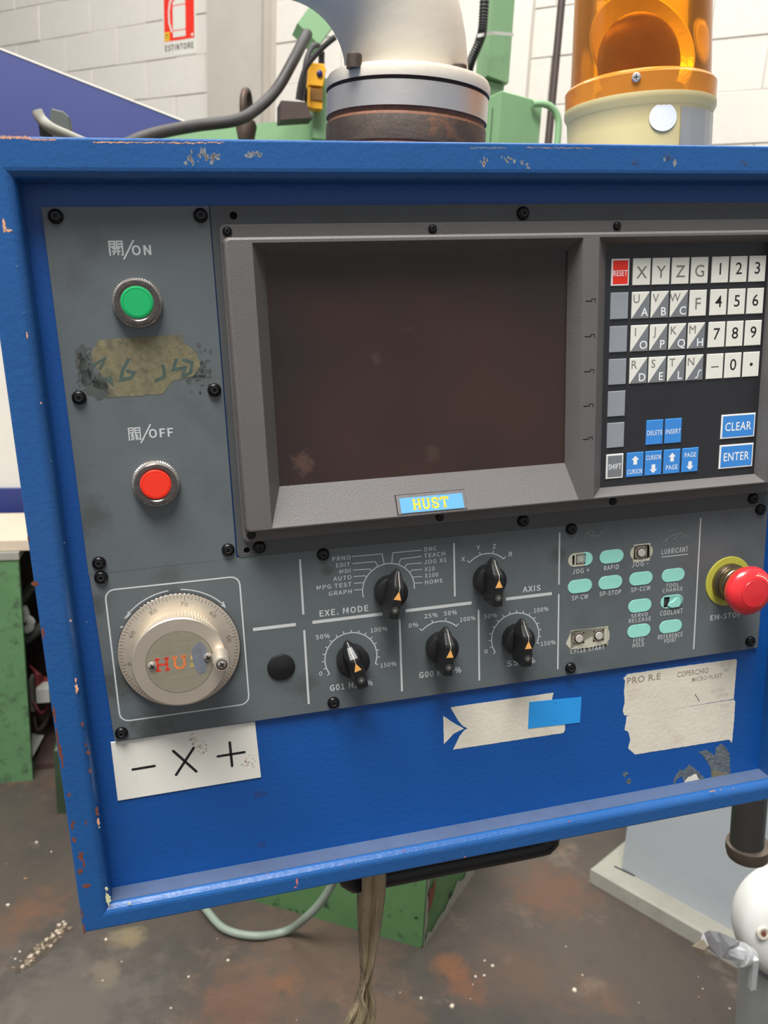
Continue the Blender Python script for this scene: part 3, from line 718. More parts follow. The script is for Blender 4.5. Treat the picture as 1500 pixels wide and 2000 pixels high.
st0, st1 = W(1566, 1860, yw + .02), W(1556, 2000, yw + .02)
m_ = MB(); m_.tube([st0, st1, st1 + (st1 - st0) * ((st1.z - .0) / (st0.z - st1.z))], rt, 40); m_.build('stem', GREYP, wa)
m_ = MB(); m_.tube([W(1446, 1864, yw - .035), W(1452, 1866, yw - .035), W(1454, 1866, yw - .035), W(1462, 1869, yw - .03)], .02, 24, rs=[.0185, .0185, .016, .016]); m_.build('collar', TAPEG, wa)
m_ = MB(); m_.tube([W(1474, 1872, yw - .05), W(1468, 1930, yw - .05)], .0065, 4); m_.build('lug', TAPEG, wa)
ts = empty('taped_stub', (0, 0, 0), 'pipe stub wrapped in crumpled grey tape sticking out of the white joint', 'pipe stub')
pts = [W(1443, 1863, yw - .04), W(1430, 1860, yw - .04), W(1415, 1853, yw - .04), W(1400, 1845, yw - .04), W(1390, 1839, yw - .04), W(1380, 1834, yw - .04)]
m_ = MB(); rings = []
tdir = (pts[-1] - pts[0]).normalized(); ua = tdir.cross(Vector((0, 1, 0))).normalized(); ub = tdir.cross(ua)
for i, p in enumerate(pts):
    rr_ = (.0125, .0125, .0128, .013, .013, .0105)[i]
    rings.append([tuple(p + (ua * cos(t) + ub * sin(t)) * rr_ * random.uniform(.86, 1.12)) for t in [2 * pi * k / 12 for k in range(12)]])
m_.loft(rings); m_.build('tape_wrap', TAPEG, ts)
def sheet(name, px, m, th=.0012):
    v_ = [W(a, b, yw - .058 + random.uniform(-.004, .004)) for a, b in px]; n = len(v_); c = sum(v_, Vector()) / n + Vector((0, -.004, .001))
    mm_ = MB(); mm_.add([tuple(v) for v in v_] + [tuple(c)] + [tuple(v + Vector((0, th, -th))) for v in v_], [(i, (i + 1) % n, n) for i in range(n)] + [tuple(range(2 * n, n, -1))] + [(i, n + 1 + i, n + 1 + (i + 1) % n, (i + 1) % n) for i in range(n)])
    return mm_.build(name, m, ts)
sheet('tape_flap', [(1376, 1822), (1384, 1817), (1404, 1820), (1428, 1840), (1408, 1874), (1385, 1846)], TAPEG)
sheet('tape_flap', [(1404, 1820), (1446, 1838), (1443, 1848), (1425, 1856), (1412, 1868), (1402, 1842)], TAPEG)
sheet('tape_end', [(1352, 1848), (1374, 1834), (1382, 1848), (1380, 1866), (1371, 1869)], mat('brown_tape', (178, 164, 142), .6, var=.1, vscale=50))

# dark pendant hanging below the panel's right end
pn = empty('pendant_cylinder', (0, 0, 0), 'dark grey cylinder with a worn cap hanging under the right end of the panel', 'cylinder')
yp = .80; a = W(1468, 1520, yp); b = W(1458, 1652, yp)
ax = (a - b).normalized(); rp = (W(1494, 1600, yp) - W(1441, 1600, yp)).length / 2
m_ = MB(); m_.tube([b, a, a + ax * .1], rp, 32); m_.build('barrel', DPANT, pn)
c_ = W(1468, 1660, yp)
m_ = MB(); qq = ax.to_track_quat('Z', 'Y').to_matrix().to_4x4()
m_.lathe([(.0, -.024), (rp * .6, -.022), (rp * 1.22, -.012), (rp * 1.32, -.003), (rp * 1.3, .006), (rp * .9, .008)], 36, T=Matrix.Translation(b + (c_ - b) * .3) @ qq); m_.build('end_cap', mat('worn_dark_cap', (92, 82, 72), .4, metal=.4, var=.25, vscale=25), pn)

# ================================================================ THE CONTROL CONSOLE (panel millimetres, built in its own frame)
con = empty('control_console', mw=PM, label='worn blue machine control console with grey switch plates, screen and keypad', cat='control panel')
U0, U1, V1, V0 = -99.3, 474, 105.0, -407.8       # outer box
I0, I1, J1, J0 = -79.7, 455, 83.0, -391.3        # recess
LZ = 18.0
m_ = MB()
def rring(x0, y0, x1, y1, z): return [(x0, y0, z), (x1, y0, z), (x1, y1, z), (x0, y1, z)]
ro, ri = 1.5, 6.0
rings = [rring(U0, V0, U1, V1, -190)]
for i in range(4):
    t = pi / 2 * i / 3; rings.append(rring(U0 + ro * (1 - cos(t)), V0 + ro * (1 - cos(t)), U1 - ro * (1 - cos(t)), V1 - ro * (1 - cos(t)), LZ - ro + ro * sin(t)))
for i in range(6):
    t = pi / 2 * (1 - i / 5); d_ = ri * (1 - cos(t))
    rings.append(rring(I0 - d_, J0 - d_, I1 + d_, J1 + d_, LZ - ri + ri * sin(t)))
rings.append(rring(I0, J0, I1, J1, -3))
m_.loft(rings, 0, False, False)
m_.flat([(U0, V0), (U0, V1), (U1, V1), (U1, V0)], -190)
for i, f in enumerate(m_.f): m_.s[i] = 4 <= i < 4 * (len(rings) - 1)
hs = m_.build('housing', BLUE, con, MMK)
for p_ in hs.data.polygons: p_.use_smooth = False
es = hs.modifiers.new('smooth', 'EDGE_SPLIT') if False else None
m_ = MB(); m_.flat(rect(I0, J0, I1, J1), -3); m_.build('face_panel', BLUEF, con, MMK)

# dust on the lower ledge
m_ = MB(); m_.add([(I0 + .5, J0 + .15, -2.6), (I1, J0 + .15, -2.6), (I1, J0 + .15, 12.2), (I0 + .5, J0 + .15, 12.2)], [(3, 2, 1, 0)]); m_.build('ledge_dust', DUST, con, MMK)

# chips in the paint: thin patches on the lip
ch = MB(); zc = LZ + .12
def chip(px, py, rx, ry, mi, h=LZ, n=16, j=.42):
    x, y = P(px, py, h); ch.prism(blob(x, y, rx * .72, ry * .72, n, j), h, h + .05, mi)
for a in ((158, 1672, 2.2, 5.5, 1), (164, 1688, 1.2, 4, 1), (156, 1702, 2.4, 2.4, 1), (170, 1730, 3.6, 2.2, 1), (135, 1552, 1.6, 1.6, 1), (168, 1607, .9, 2.4, 1), (145, 1640, 2, 2.6, 1), (141, 1615, 1.2, 3, 1), (143, 1606, 1.5, 1.8, 1),
          (164, 1815, .9, 6, 1), (161, 1785, .8, 6, 1), (211, 1756, 2.2, 6.5, 2), (208, 1736, 1.6, 2, 2), (252, 1765, 1.6, 1, 2), (192, 1605, 1.2, 3.6, 0), (190, 1585, 1.5, 4, 1), (194, 1616, .6, .8, 2),
          (8, 441, 1.2, 5.0, 0), (17, 450, 3.2, 1.0, 0), (53, 655, .8, 2.6, 0), (80, 787, .7, .7, 0), (70, 1140, 3, 2.4, 1), (55, 1052, .8, 2, 1), (84, 1235, 1.2, 6, 1), (138, 1212, .9, .9, 0), (150, 1345, 1.4, 4.6, 0), (148, 1328, 1, 2, 0),
          (161, 1414, 1, 2.6, 1), (168, 1455, .8, 2, 1), (172, 1470, 1.2, 2.2, 1), (176, 1506, 1.2, 2.4, 1), (112, 1440, 1.2, 10, 1), (118, 1470, 1.5, 8, 1), (122, 1490, 1, 5, 1), (106, 1395, 1, 8, 1), (580, 1722, .9, 4.0, 3), (577, 1733, 1.4, .8, 3),
          (788, 1661, 1, .9, 3), (1112, 1604, 1.2, .8, 3), (672, 1690, .6, .6, 3), (522, 1706, .8, .8, 3), (908, 1674, 1.2, .6, 3), (1392, 1545, 4.8, 1.0, 0), (1408, 1542, 1.2, .6, 0), (1432, 1540, .9, .7, 0),
          (1298, 312, 1, 2.2, 5), (1318, 318, 1.6, 3, 5), (945, 320, .7, 2.2, 0), (400, 296, .8, 3, 5)):
    chip(*a)
def strip(px0, px1, py0, py1, k, mi):          # long scrapes along the top edge
    n = 40
    for i in range(n):
        t = i / n; x = px0 + (px1 - px0) * t; y = py0 + (py1 - py0) * t
        chip(x, y + random.uniform(-1, 1), (px1 - px0) / n * .25, random.uniform(.3, 1) * k, mi, n=7)
strip(0, 60, 268.5, 269, 1.6, 0); strip(60, 110, 272, 273, 1.0, 0); strip(185, 440, 278, 279, .65, 0); strip(920, 990, 289, 289, .8, 5); strip(1030, 1160, 288.5, 289.5, .35, 0)
for cx_, cy_, n_, sp in ((372, 312, 14, 10), (397, 302, 16, 12), (415, 308, 14, 9), (488, 302, 10, 9), (505, 300, 8, 8), (945, 312, 6, 10), (990, 308, 7, 12), (1025, 316, 9, 14), (1240, 318, 8, 9), (1305, 310, 10, 10), (1452, 318, 8, 9)):
    for i in range(n_): chip(cx_ + random.gauss(0, sp * .5), cy_ + random.gauss(0, sp * .45), random.uniform(.4, 1.5), random.uniform(.4, 1.8), 5 if cx_ < 1200 else 4)
for (x, y) in ((18, 448), (33, 520), (47, 610), (62, 860), (100, 900), (126, 1060), (170, 1215), (600, 1715), (850, 1662)):
    chip(x, y, .5, .4, 5)
ch.build('paint_chips', [PRIMER, RUSTP, CREAMP, mat('pink_scuff', (206, 110, 110), .6), mat('sooty_mark', (56, 74, 110), .6), mat('pale_scuff', (128, 130, 128), .6, var=.3, vscale=300)], con, MMK, kind='stuff')

# ---- plates
PT, PB = 70.2, -157.2
TLt = [(-69.6, 70.2), (26.6, 70.2), (26.6, -154.6), (-68.8, -155.0)]
m_ = MB(); m_.prism(ccw([(-69.8, 70.0), (26.8, 70.0), (26.4, -155.2), (-68.9, -156.6)]), -3, 0); swp = m_.build('switch_plate', GREY, con, MMK, label='grey switch plate with the ON and OFF push buttons')
x_bl, y_bl = P(224, 1448); x_br, y_br = P(1479.6, 1265)
def apx(zx, zy): return 1050 + zx / 3.3333, 980 + zy / 3.3333
def wpx(zx, zy): return 180 + zx / 3.75, 1080 + zy / 3.75
def zx2(zx, zy): return 560 + zx / 4.2857, 1030 + zy / 4.2857
def zx3(zx, zy): return 800 + zx / 4.2857, 1030 + zy / 4.2857
def aq(zx, zy): return P(*apx(zx, zy))
def prect(a, b): (x0, y0), (x1, y1) = a, b; return rect(min(x0, x1), min(y0, y1), max(x0, x1), max(y0, y1))
hol_jm = prect(aq(626, 280), aq(730, 382)); hol_cs = prect(aq(216, 842), aq(455, 942)); hol_jp = prect(aq(226, 350), aq(240, 412)); hol_co = prect(aq(822, 622), aq(856, 686))
m_ = MB(); m_.holed(ccw([(-68.6, -156.8), (26.6, -155.3), (443.0, -156.0), (443.0, y_br + .2), (432, y_br), (x_bl, y_bl)]), [hol_jm, hol_cs, hol_jp, hol_co], -3, 0)
opp = m_.build('operation_plate', GREY, con, MMK, label='long grey plate with handwheel, rotary knobs and aqua buttons')
for hl in (hol_jm, hol_cs, hol_jp, hol_co):
    m_ = MB(); m_.flat([(x, y) for x, y in hl], -2.6); m_.build('opening_floor', HOLE, opp, MMK)
hA = circle(41.4, 64.4, 2.5, 16); hB = circle(33.7, -150.4, 2.2, 16)
m_ = MB(); m_.holed(ccw([(27.4, 70.0), (442.4, 70.4), (442.2, -155.8), (28.8, -155.1), (27.4, -152.5)]), [hA, hB], -3, .3)
dsp = m_.build('display_plate', GREY2, con, MMK, label='dark grey mounting plate around the screen unit')
for hx_, hy_, hr_ in ((41.4, 64.4, 2.5), (33.7, -150.4, 2.2)):
    m_ = MB(); m_.line(circle(hx_, hy_, hr_ + .25, 20), .5, .34, 0, closed=True); m_.flat(circle(hx_, hy_, hr_ + .2, 16), -2.7, 1); m_.build('screw_hole', [BEZEL, HOLE], dsp, MMK)

# ---- screws (shared meshes)
def screw_mesh(r, h, nm='screw'):
    m_ = MB(); hx = r * .36
    prof = [(r, 0), (r, h * .25), (r * .93, h * .6), (r * .75, h * .88), (r * .55, h), (hx * 1.18, h)]
    m_.lathe(prof, 24)
    m_.f.pop(); m_.m.pop(); m_.s.pop()
    m_.lathe([(hx * 1.22, h), (hx * 1.22, h + .06), (hx * .98, h + .06), (hx * .95, h * .55)], 12, 2, smooth=False); m_.f.pop(); m_.m.pop(); m_.s.pop(); m_.f.pop(); m_.m.pop(); m_.s.pop()  # socket rim in a lighter metal, painting in its ring highlight
    m_.flat([(hx * 1.2 * cos(i * pi / 3), hx * 1.2 * sin(i * pi / 3)) for i in range(6)], h * .5, 1)
    return m_.mesh(nm, [BLACKM, SOCK, DPANT], MMK)
SCR = screw_mesh(4.4, 2.9); SCS = screw_mesh(2.9, 2.0)
def screws(lst, parent, me, z, zh):
    for px, py in lst:
        x, y = P(px, py, zh); o = obj('screw', me, parent, (x * MMK, y * MMK, z * MMK))
screws([(108, 422), (392, 420), (154, 777), (419, 762), (446, 1075), (193, 1101)], swp, SCR, 0, 2)
screws([(197, 1129), (632, 1084), (1118, 1034), (1488, 996), (237, 1434), (652, 1374), (1116, 1306), (1468, 1254)], opp, SCR, 0, 2)
screws([(1023, 416), (1023, 1018), (507, 1070), (1473, 974)], dsp, SCR, .3, 2)

# ---- lettering on the plates
LT = [('PRNO', 92.0, -164.4, 13.0, 3.0), ('EDIT', 94.5, -169.3, 9.8, 2.9), ('MDI', 96.6, -174.1, 7.8, 2.9), ('AUTO', 91.9, -179.0, 13.0, 3.0), ('MPG TEST', 79.9, -184.1, 24.9, 3.0), ('GRAPH', 88.1, -189.5, 16.6, 3.0),
      ('DNC', 158.9, -164.3, 9.3, 3.0), ('TEACH', 158.6, -169.0, 15.7, 3.0), ('JOG X1', 158.4, -173.8, 16.9, 3.0), ('X10', 158.7, -179.3, 7.4, 3.0), ('X100', 158.7, -184.1, 10.1, 3.0), ('HOME', 158.7, -189.1, 13.4, 3.0),
      ('EXE. MODE', 80.8, -204.0, 35.3, 4.4), ('50%', 77.1, -220.8, 10.1, 3.3), ('100%', 117.1, -220.8, 12.4, 3.3), ('150%', 123.3, -248.9, 11.9, 3.3), ('0', 78.1, -248.8, 2.3, 3.3), ('G01 MFO%', 85.3, -261.7, 31.7, 4.6),
      ('0%', 145.6, -220.8, 7.2, 3.3), ('25%', 157.6, -215.1, 10.2, 3.3), ('50%', 172.5, -214.9, 10.1, 3.3), ('100%', 184.9, -221.2, 12.2, 3.3), ('G00 MFO%', 152.4, -261.4, 32.8, 4.6),
      ('X', 186.6, -174.7, 2.9, 3.2), ('Y', 198.4, -167.3, 2.8, 3.3), ('Z', 210.8, -167.7, 2.8, 3.3), ('B', 223.4, -174.8, 2.7, 3.3), ('AXIS', 234.6, -204.1, 14.3, 4.4),
      ('50%', 203.7, -221.1, 10.2, 3.4), ('100%', 243.5, -221.3, 12.1, 3.4), ('150%', 249.5, -249.1, 12.2, 3.4), ('0', 203.9, -249.0, 2.4, 3.3), ('SSO%', 221.7, -262.0, 23.2, 4.5),
      ('JOG +', 274.7, -194.3, 14.0, 3.7), ('RAPID', 301.1, -194.4, 12.5, 3.8), ('JOG -', 324.5, -194.2, 14.3, 3.7), ('LUBRICANT', 349.9, -186.8, 23.1, 4.2),
      ('SP-CW', 274.7, -215.3, 13.6, 3.6), ('SP-STOP', 297.8, -214.8, 18.4, 3.6), ('SP-CCW', 324.6, -214.6, 16.8, 3.6), ('TOOL', 355.0, -214.4, 11.3, 3.2), ('CHANGE', 352.2, -218.2, 17.7, 3.0),
      ('SERVO', 325.5, -235.9, 14.5, 3.2), ('RELEASE', 323.7, -239.9, 19.3, 3.2), ('COOLANT', 351.0, -237.4, 20.0, 4.0), ('REFERENCE', 350.0, -257.1, 22.0, 3.7), ('POINT', 355.8, -261.1, 10.7, 3.5),
      ('FEED', 328.2, -256.8, 9.2, 3.3), ('HOLD', 327.8, -261.0, 10.1, 3.6), ('CYCLE START', 274.2, -258.9, 29.2, 3.5), ('EM-STOP', 396.6, -247.0, 28.5, 4.4)]
for t, x, y, wd, cap in LT:
    big = cap >= 4.3
    m_ = MB(); m_.text(t, x, y, .12, wd, cap, 0, .02 if big else .012); m_.build('lettering', LEGEND, opp, MMK)
zl = .1
def vline(x, y0, y1, wd=1.5): MB().flat(rect(x - wd / 2, y1, x + wd / 2, y0), zl).build('divider_line', LEGEND, opp, MMK)
def hline(x0, x1, y, wd=2.4): MB().flat(rect(x0, y - wd / 2, x1, y + wd / 2), zl).build('divider_line', LEGEND, opp, MMK)
vline(382.8, -160.7, -269.8, 1.2); vline(263.9, -160.7, -201.5, 1.2); vline(263.9, -208.8, -270.2, 1.2); vline(69.4, -160.7, -201.1, 1.5); vline(69.3, -212.7, -269.5, 1.5)
vline(138.9, -213.5, -270.1, 1.5); vline(181.2, -160.4, -201, 1.3); vline(199.5, -213.6, -270.2, 1.3)
hline(33.8, 63.7, -207.7); hline(75.4, 126.3, -207.7); hline(143.6, 194.1, -207.5); hline(221, 258.2, -207.8)
hline(350.0, 373.0, -188.9, .7)
def arc(cx, cy, r, a0, a1, wd=.8, n=40): m_.line([(cx + r * sin(radians(a0 + (a1 - a0) * i / n)), cy + r * cos(radians(a0 + (a1 - a0) * i / n))) for i in range(n + 1)], wd, zl)
def tick(cx, cy, r0, r1, a, wd=.7): a = radians(a); m_.line([(cx + r0 * sin(a), cy + r0 * cos(a)), (cx + r1 * sin(a), cy + r1 * cos(a))], wd, zl)
ex = (131.6, -189.8)
m_ = MB()
e19 = [P(*zx2(*p)) for p in ((640, 520), (640, 505), (650, 460), (672, 410), (715, 358), (765, 328), (818, 310), (878, 306), (933, 318), (985, 340), (1028, 378), (1052, 415), (1066, 468))]
arc(ex[0], ex[1] + .2, 19.1, -102, 96, .7)
for lp in ([(550, 244), (798, 222), (815, 306)], [(550, 303), (742, 286), (762, 328)], [(556, 358), (690, 348), (714, 362)], [(558, 411), (652, 405), (670, 412)], [(563, 468), (650, 462)], [(563, 525), (640, 520)],
           [(1130, 190), (888, 213), (878, 306)], [(1130, 243), (955, 265), (933, 316)], [(1130, 297), (1005, 308), (987, 338)], [(1133, 352), (1050, 357), (1030, 374)], [(1135, 411), (1055, 416)], [(1137, 463), (1066, 468)]):
    m_.line([P(*zx2(*p)) for p in lp], .55, zl)
m_.build('printed_scale', LEGEND, opp, MMK)
for c_, in (((101.9, -238.1),), ((228.7, -238.9),)):
    m_ = MB(); arc(c_[0], c_[1], 19.1, -122, 112, .8)
    for i in range(16):
        a = -122 + 234 * i / 15; tick(c_[0], c_[1], 19, 21.3, a)
    m_.build('printed_scale', LEGEND, opp, MMK)
for c_ in ((168.7, -237.5), (206.1, -189.6)):
    m_ = MB(); arc(c_[0], c_[1], 18.75, -45, 45, .8, 20)
    for a in (-45, -15, 15, 45): tick(c_[0], c_[1], 18.5, 21.2, a)
    m_.build('printed_scale', LEGEND, opp, MMK)
m_ = MB()
fr = rrect(-60.2, -262.6, 27.3, -168.2, 6); m_.line(fr, 1.0, zl, closed=True); m_.build('printed_frame', LEGEND, opp, MMK)
hw = (-16.4, -215.3)
for sgn, a in ((-1, -52), (1, 48)):
    t = radians(a); m_ = MB(); arc(hw[0], hw[1], 42.4, 6 * sgn if sgn > 0 else a, a if sgn > 0 else -5, .8, 24)
    tri_ = [wpx(262, 425), wpx(285, 445), wpx(252, 480)] if sgn < 0 else [wpx(962, 352), wpx(980, 405), wpx(945, 385)]
    m_.flat(ccw([P(*q) for q in tri_]), zl); m_.build('printed_arrow', LEGEND, opp, MMK)
a = P(*wpx(205, 545)); b = P(*wpx(230, 538)); m_ = MB(); m_.line([a, b], 1.0, zl); m_.build('printed_minus', LEGEND, opp, MMK)

m_ = MB(); m_.text('ON', -21.2, 42.1, .12, 11.3, 5.6, 0, .018); m_.line([(-26.4, 39.7), (-19.6, 50.8)], .9, .12)
def glyph(x, y, wd, h, strokes, t):
    for st in strokes: m_.line([(x + a * wd, y + b * h) for a, b in st], t, .12)
gate = [[(0, 0), (0, 1), (.42, 1), (.42, .62), (0, .62)], [(0, .81), (.42, .81)], [(1, 0), (1, 1), (.58, 1), (.58, .62), (1, .62)], [(.58, .81), (1, .81)], [(1, .03), (.86, .05)]]
ga_ = P(215.6, 499.5); gb_ = P(240.5, 499.0)
glyph(ga_[0], ga_[1], gb_[0] - ga_[0], 8.2, gate + [[(.2, .5), (.8, .5)], [(.16, .3), (.84, .3)], [(.38, .5), (.38, .25), (.22, .05)], [(.64, .5), (.64, .03)]], .85)
m_.build('lettering', LEGEND, swp, MMK); m_ = MB(); m_.text('OFF', -22.2, -69.9, .12, 15.1, 5.5, 0, .018); m_.line([(-27.6, -72.9), (-20.6, -61.2)], .9, .12)
ga_ = P(253.2, 861.0); gb_ = P(275.0, 859.3)
glyph(ga_[0], ga_[1], gb_[0] - ga_[0], 8.0, gate + [[(.34, .56), (.22, .44), (.38, .42), (.22, .28), (.42, .3)], [(.66, .56), (.56, .44), (.76, .42), (.58, .28), (.8, .3)], [(.22, .2), (.24, .06), (.4, .08)], [(.4, .26), (.36, .02)], [(.62, .24), (.62, .02)], [(.62, .14), (.8, .18), (.8, .05)]], .72)
m_.build('lettering', LEGEND, swp, MMK)

# ---- glue residue on the switch plate, with marker figures
gp_ = [(192, 664), (352, 653), (362, 672), (384, 690), (392, 715), (378, 734), (336, 744), (318, 769), (206, 778), (212, 752), (196, 728), (180, 706), (178, 690)]
m_ = MB(); m_.prism(ccw(jag(poly_px(gp_), .35, 3)), 0, .12, 0)
for i in range(150):
    s_ = random.random(); side = random.random() < .5
    px = random.gauss(168, 12) if side else random.gauss(385, 14); py = random.gauss(725, 24) if side else random.gauss(718, 20)
    if 148 < px < 412 and 668 < py < 782: x, y = P(px, py); m_.prism(blob(x, y, random.uniform(.4, 1.8), random.uniform(.4, 1.6), 7, .4), 0, .08, 1)
for px, py, rx, ry in ((160, 690, 3.2, 5), (158, 712, 3.0, 6), (172, 738, 4, 6), (190, 760, 6, 6), (205, 745, 6, 7), (168, 725, 5, 7)):
    x, y = P(px, py); m_.prism(blob(x, y, rx, ry, 14, .35), 0, .1, 1)
for st in ([(180, 715), (205, 700), (195, 722)], [(252, 700), (240, 722), (236, 742), (256, 738), (262, 728), (246, 724)], [(318, 712), (322, 735), (302, 745)], [(345, 700), (338, 722), (362, 718), (356, 735), (372, 728), (375, 708), (356, 702)], [(205, 738), (220, 752), (214, 735)]):
    m_.line(poly_px(st), 2.0, .16, 2)
m_.build('glue_patch', [TAN, SOOT, mat('teal_marker_faded', (66, 84, 78), .6, var=.2, vscale=200)], swp, MMK, label='tan rectangle of old glue with faded marker figures')

# ---- push buttons
def push(x, y, cap_m, lab):
    b = obj('push_button', None, con, (x * MMK, y * MMK, 0)); b.empty_display_size = .01; b['label'] = lab
    m_ = MB(); m_.lathe([(14.2, 0), (15.0, .6), (15.0, 3.4), (14.2, 4.0)], 120, knurl=(0, 3, .5)); m_.build('knurled_ring', CHROME, b, MMK)
    m_ = MB(); m_.lathe([(14.3, 3.6), (14.0, 4.6), (13.2, 7.2), (12.9, 7.5), (10.9, 7.6), (10.4, 7.2), (10.4, 4.0)], 64, mis=[0, 0, 1, 1, 1, 1, 1]); m_.f.pop(); m_.m.pop(); m_.s.pop(); m_.build('chrome_bezel', [CHROME, DCHROME], b, MMK)
    m_ = MB(); m_.lathe([(10.5, 3.8), (9.7, 3.9)], 48); m_.build('gap_ring', HOLE, b, MMK)
    m_ = MB(); m_.lathe([(9.7, 3), (9.7, 7.0), (9.2, 7.6), (8.45, 7.75), (8.35, 7.45), (8.15, 7.45), (8.05, 7.75), (0, 7.8)], 64); m_.build('cap', cap_m, b, MMK)
    return b
push(-21.0, 13.9, GREEN, 'green round push button in a chrome ring, below the ON marking')
push(-20.9, -99.2, RED, 'red round push button in a chrome ring, below the OFF marking')

spot(SCREEN, Vector(P(592, 905, 5) + (5,)) * .001, .009, (110, 84, 70), .45, 220); spot(SCREEN, Vector(P(735, 700, 5) + (5,)) * .001, .005, (80, 70, 66), .35, 300); spot(SCREEN, Vector(P(845, 885, 5) + (5,)) * .001, .007, (84, 68, 62), .4, 300)  # brownish blotches over the reflection tones painted into the glass
# ---- screen unit
bz = obj('screen_unit', None, con, (0, 0, 0)); bz['label'] = 'dark grey moulded screen and keypad frame'
m_ = MB(); m_.prism(rrect(31.8, -144.6, 441, 59.0, 4), .3, 3, bev=.8)
bo = rect(33.4, -134.2, 437.5, 49.9)
def R4(x0, y0, x1, y1, z): return [(x0, y0, z), (x1, y0, z), (x1, y1, z), (x0, y1, z)]
bx0, by0, bx1, by1 = 33.2, -134.6, 438, 50.2
def rr3(i, z, r): return [(x, y, z) for x, y in rrect(bx0 + i, by0 + i, bx1 - i, by1 - i, r, 6)]
m_.loft([rr3(-.4, 3, 3.2), rr3(0, 14.5, 3), rr3(.3, 16.3, 2.8), rr3(.9, 17.5, 2.4), rr3(1.8, 18, 2)], 0, False, True)
SO = (50.0, -132.2, 269.6, 46.6); SI = (58.2, -107.4, 264.6, 39.3); KO = (281.4, -132.2, 424.0, 46.8); KI = (291.8, -127.6, 421.6, 42.3)
m_.holed([(x, y) for x, y, z in rr3(1.8, 18, 2)], [rect(*SO), rect(*KO)], 17.6, 18)
m_.loft([R4(*SO, 18), R4(*SI, 5)], 0, False); m_.loft([R4(*KO, 18), R4(*KI, 8)], 0, False)
m_.build('bezel', BEZEL, bz, MMK)
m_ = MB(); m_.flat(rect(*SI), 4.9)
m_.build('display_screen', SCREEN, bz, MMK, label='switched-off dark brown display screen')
m_ = MB(); m_.flat(rect(*KI), 7.9); 
for v in (-5.5, 18.1, 41.9, 65.7, 89.1):        # small slots in the middle rib
    m_.flat(rect(271.9, -v - .45, 277.0, -v + .25), 18.06, 1); m_.line([(276.2, -v + 1.2), (279.3, -v + 1.2), (279.3, -v - 1.4)], .55, 18.06, 1); m_.line([(276.8, -v - .1), (276.8, -v + 1.2)], .4, 18.06, 1)
m_.build('keypad_foil', [BLACKF, HOLE], bz, MMK)
for px, py in ((444, 451.6), (846, 447), (1207, 441), (491, 1046), (860, 1011), (1199, 980)):
    x, y = P(px, py, 4.5); obj('screw', SCS, bz, (x * MMK, y * MMK, 3 * MMK))
# badge on the lower slope
sA = Vector((SO[0], SO[1], 18)); slope = Vector((0, SI[1] - SO[1], 5 - 18)); sn_ = Vector((0, -slope.z, slope.y)).normalized() * 1
if sn_.z < 0: sn_ = -sn_
def TB(y_c, x_c, lift):                          # frame on the slope
    t = (y_c - SO[1]) / (SI[1] - SO[1]); p = Vector((x_c, y_c, 18 + (5 - 18) * t)) + sn_ * lift
    ey = slope.normalized(); exx = Vector((1, 0, 0)); m = Matrix((exx, ey, sn_)).transposed().to_4x4(); m.translation = p; return m
bt = TB(-125.7, 160.8, .05)
m_ = MB(); m_.prism(rect(-24.8, -6.6, 24.8, 7.2), -.6, .5, 0, bt, bev=.3); m_.prism(rect(-25.4, -6.8, -24.8, 7.5), -.3, .1, 2, bt); m_.prism(rect(-25.4, 7.2, 24.8, 7.6), -.3, .1, 2, bt)
m_.prism(rect(-22.6, -5.9, 22.6, 4.9), .5, .8, 1, bt)
m_.build('badge', [BEZEL, mat('badge_blue', (84, 148, 192), .45), HOLE], bz, MMK, label='light blue badge with yellow slab letters')
m_ = MB()
def hust(mb, x, y, wd, h, t, z, T, mi=(0, 0, 0, 0), n=4):
    lw = wd / (n * 1.0) * .80; gp = wd / n
    for k in range(n):
        x0 = x + gp * k; s_ = []
        if k == 0: s_ = [[(.16, 0), (.16, 1)], [(.84, 0), (.84, 1)], [(.16, .5), (.84, .5)], [(-.02, .04), (.36, .04)], [(-.02, .96), (.36, .96)], [(.64, .04), (1.02, .04)], [(.64, .96), (1.02, .96)]]
        if k == 1: s_ = [[(.16, 1), (.16, .3), (.28, .08), (.5, .02), (.72, .08), (.84, .3), (.84, 1)], [(-.02, .96), (.36, .96)], [(.64, .96), (1.02, .96)]]
        if k == 2: s_ = [[(.86, .70), (.80, .88), (.5, .98), (.2, .9), (.14, .72), (.24, .56), (.74, .44), (.86, .28), (.78, .1), (.5, .02), (.2, .1), (.12, .3)], [(.88, .66), (.88, 1)], [(.1, .02), (.1, .34)]]
        if k == 3: s_ = [[(.5, 0), (.5, 1)], [(.02, .95), (.98, .95)], [(.04, 1), (.04, .72)], [(.96, 1), (.96, .72)], [(.28, .04), (.72, .04)]]
        for st in s_: mb.line([(x0 + a * lw, y + b * h) for a, b in st], t, z, mi[k], T=T)
hust(m_, -13.6, -4.0, 26.5, 7.2, 1.35, .86, bt)
m_.build('badge_lettering', mat('badge_yellow', (212, 184, 30), .5), bz, MMK)

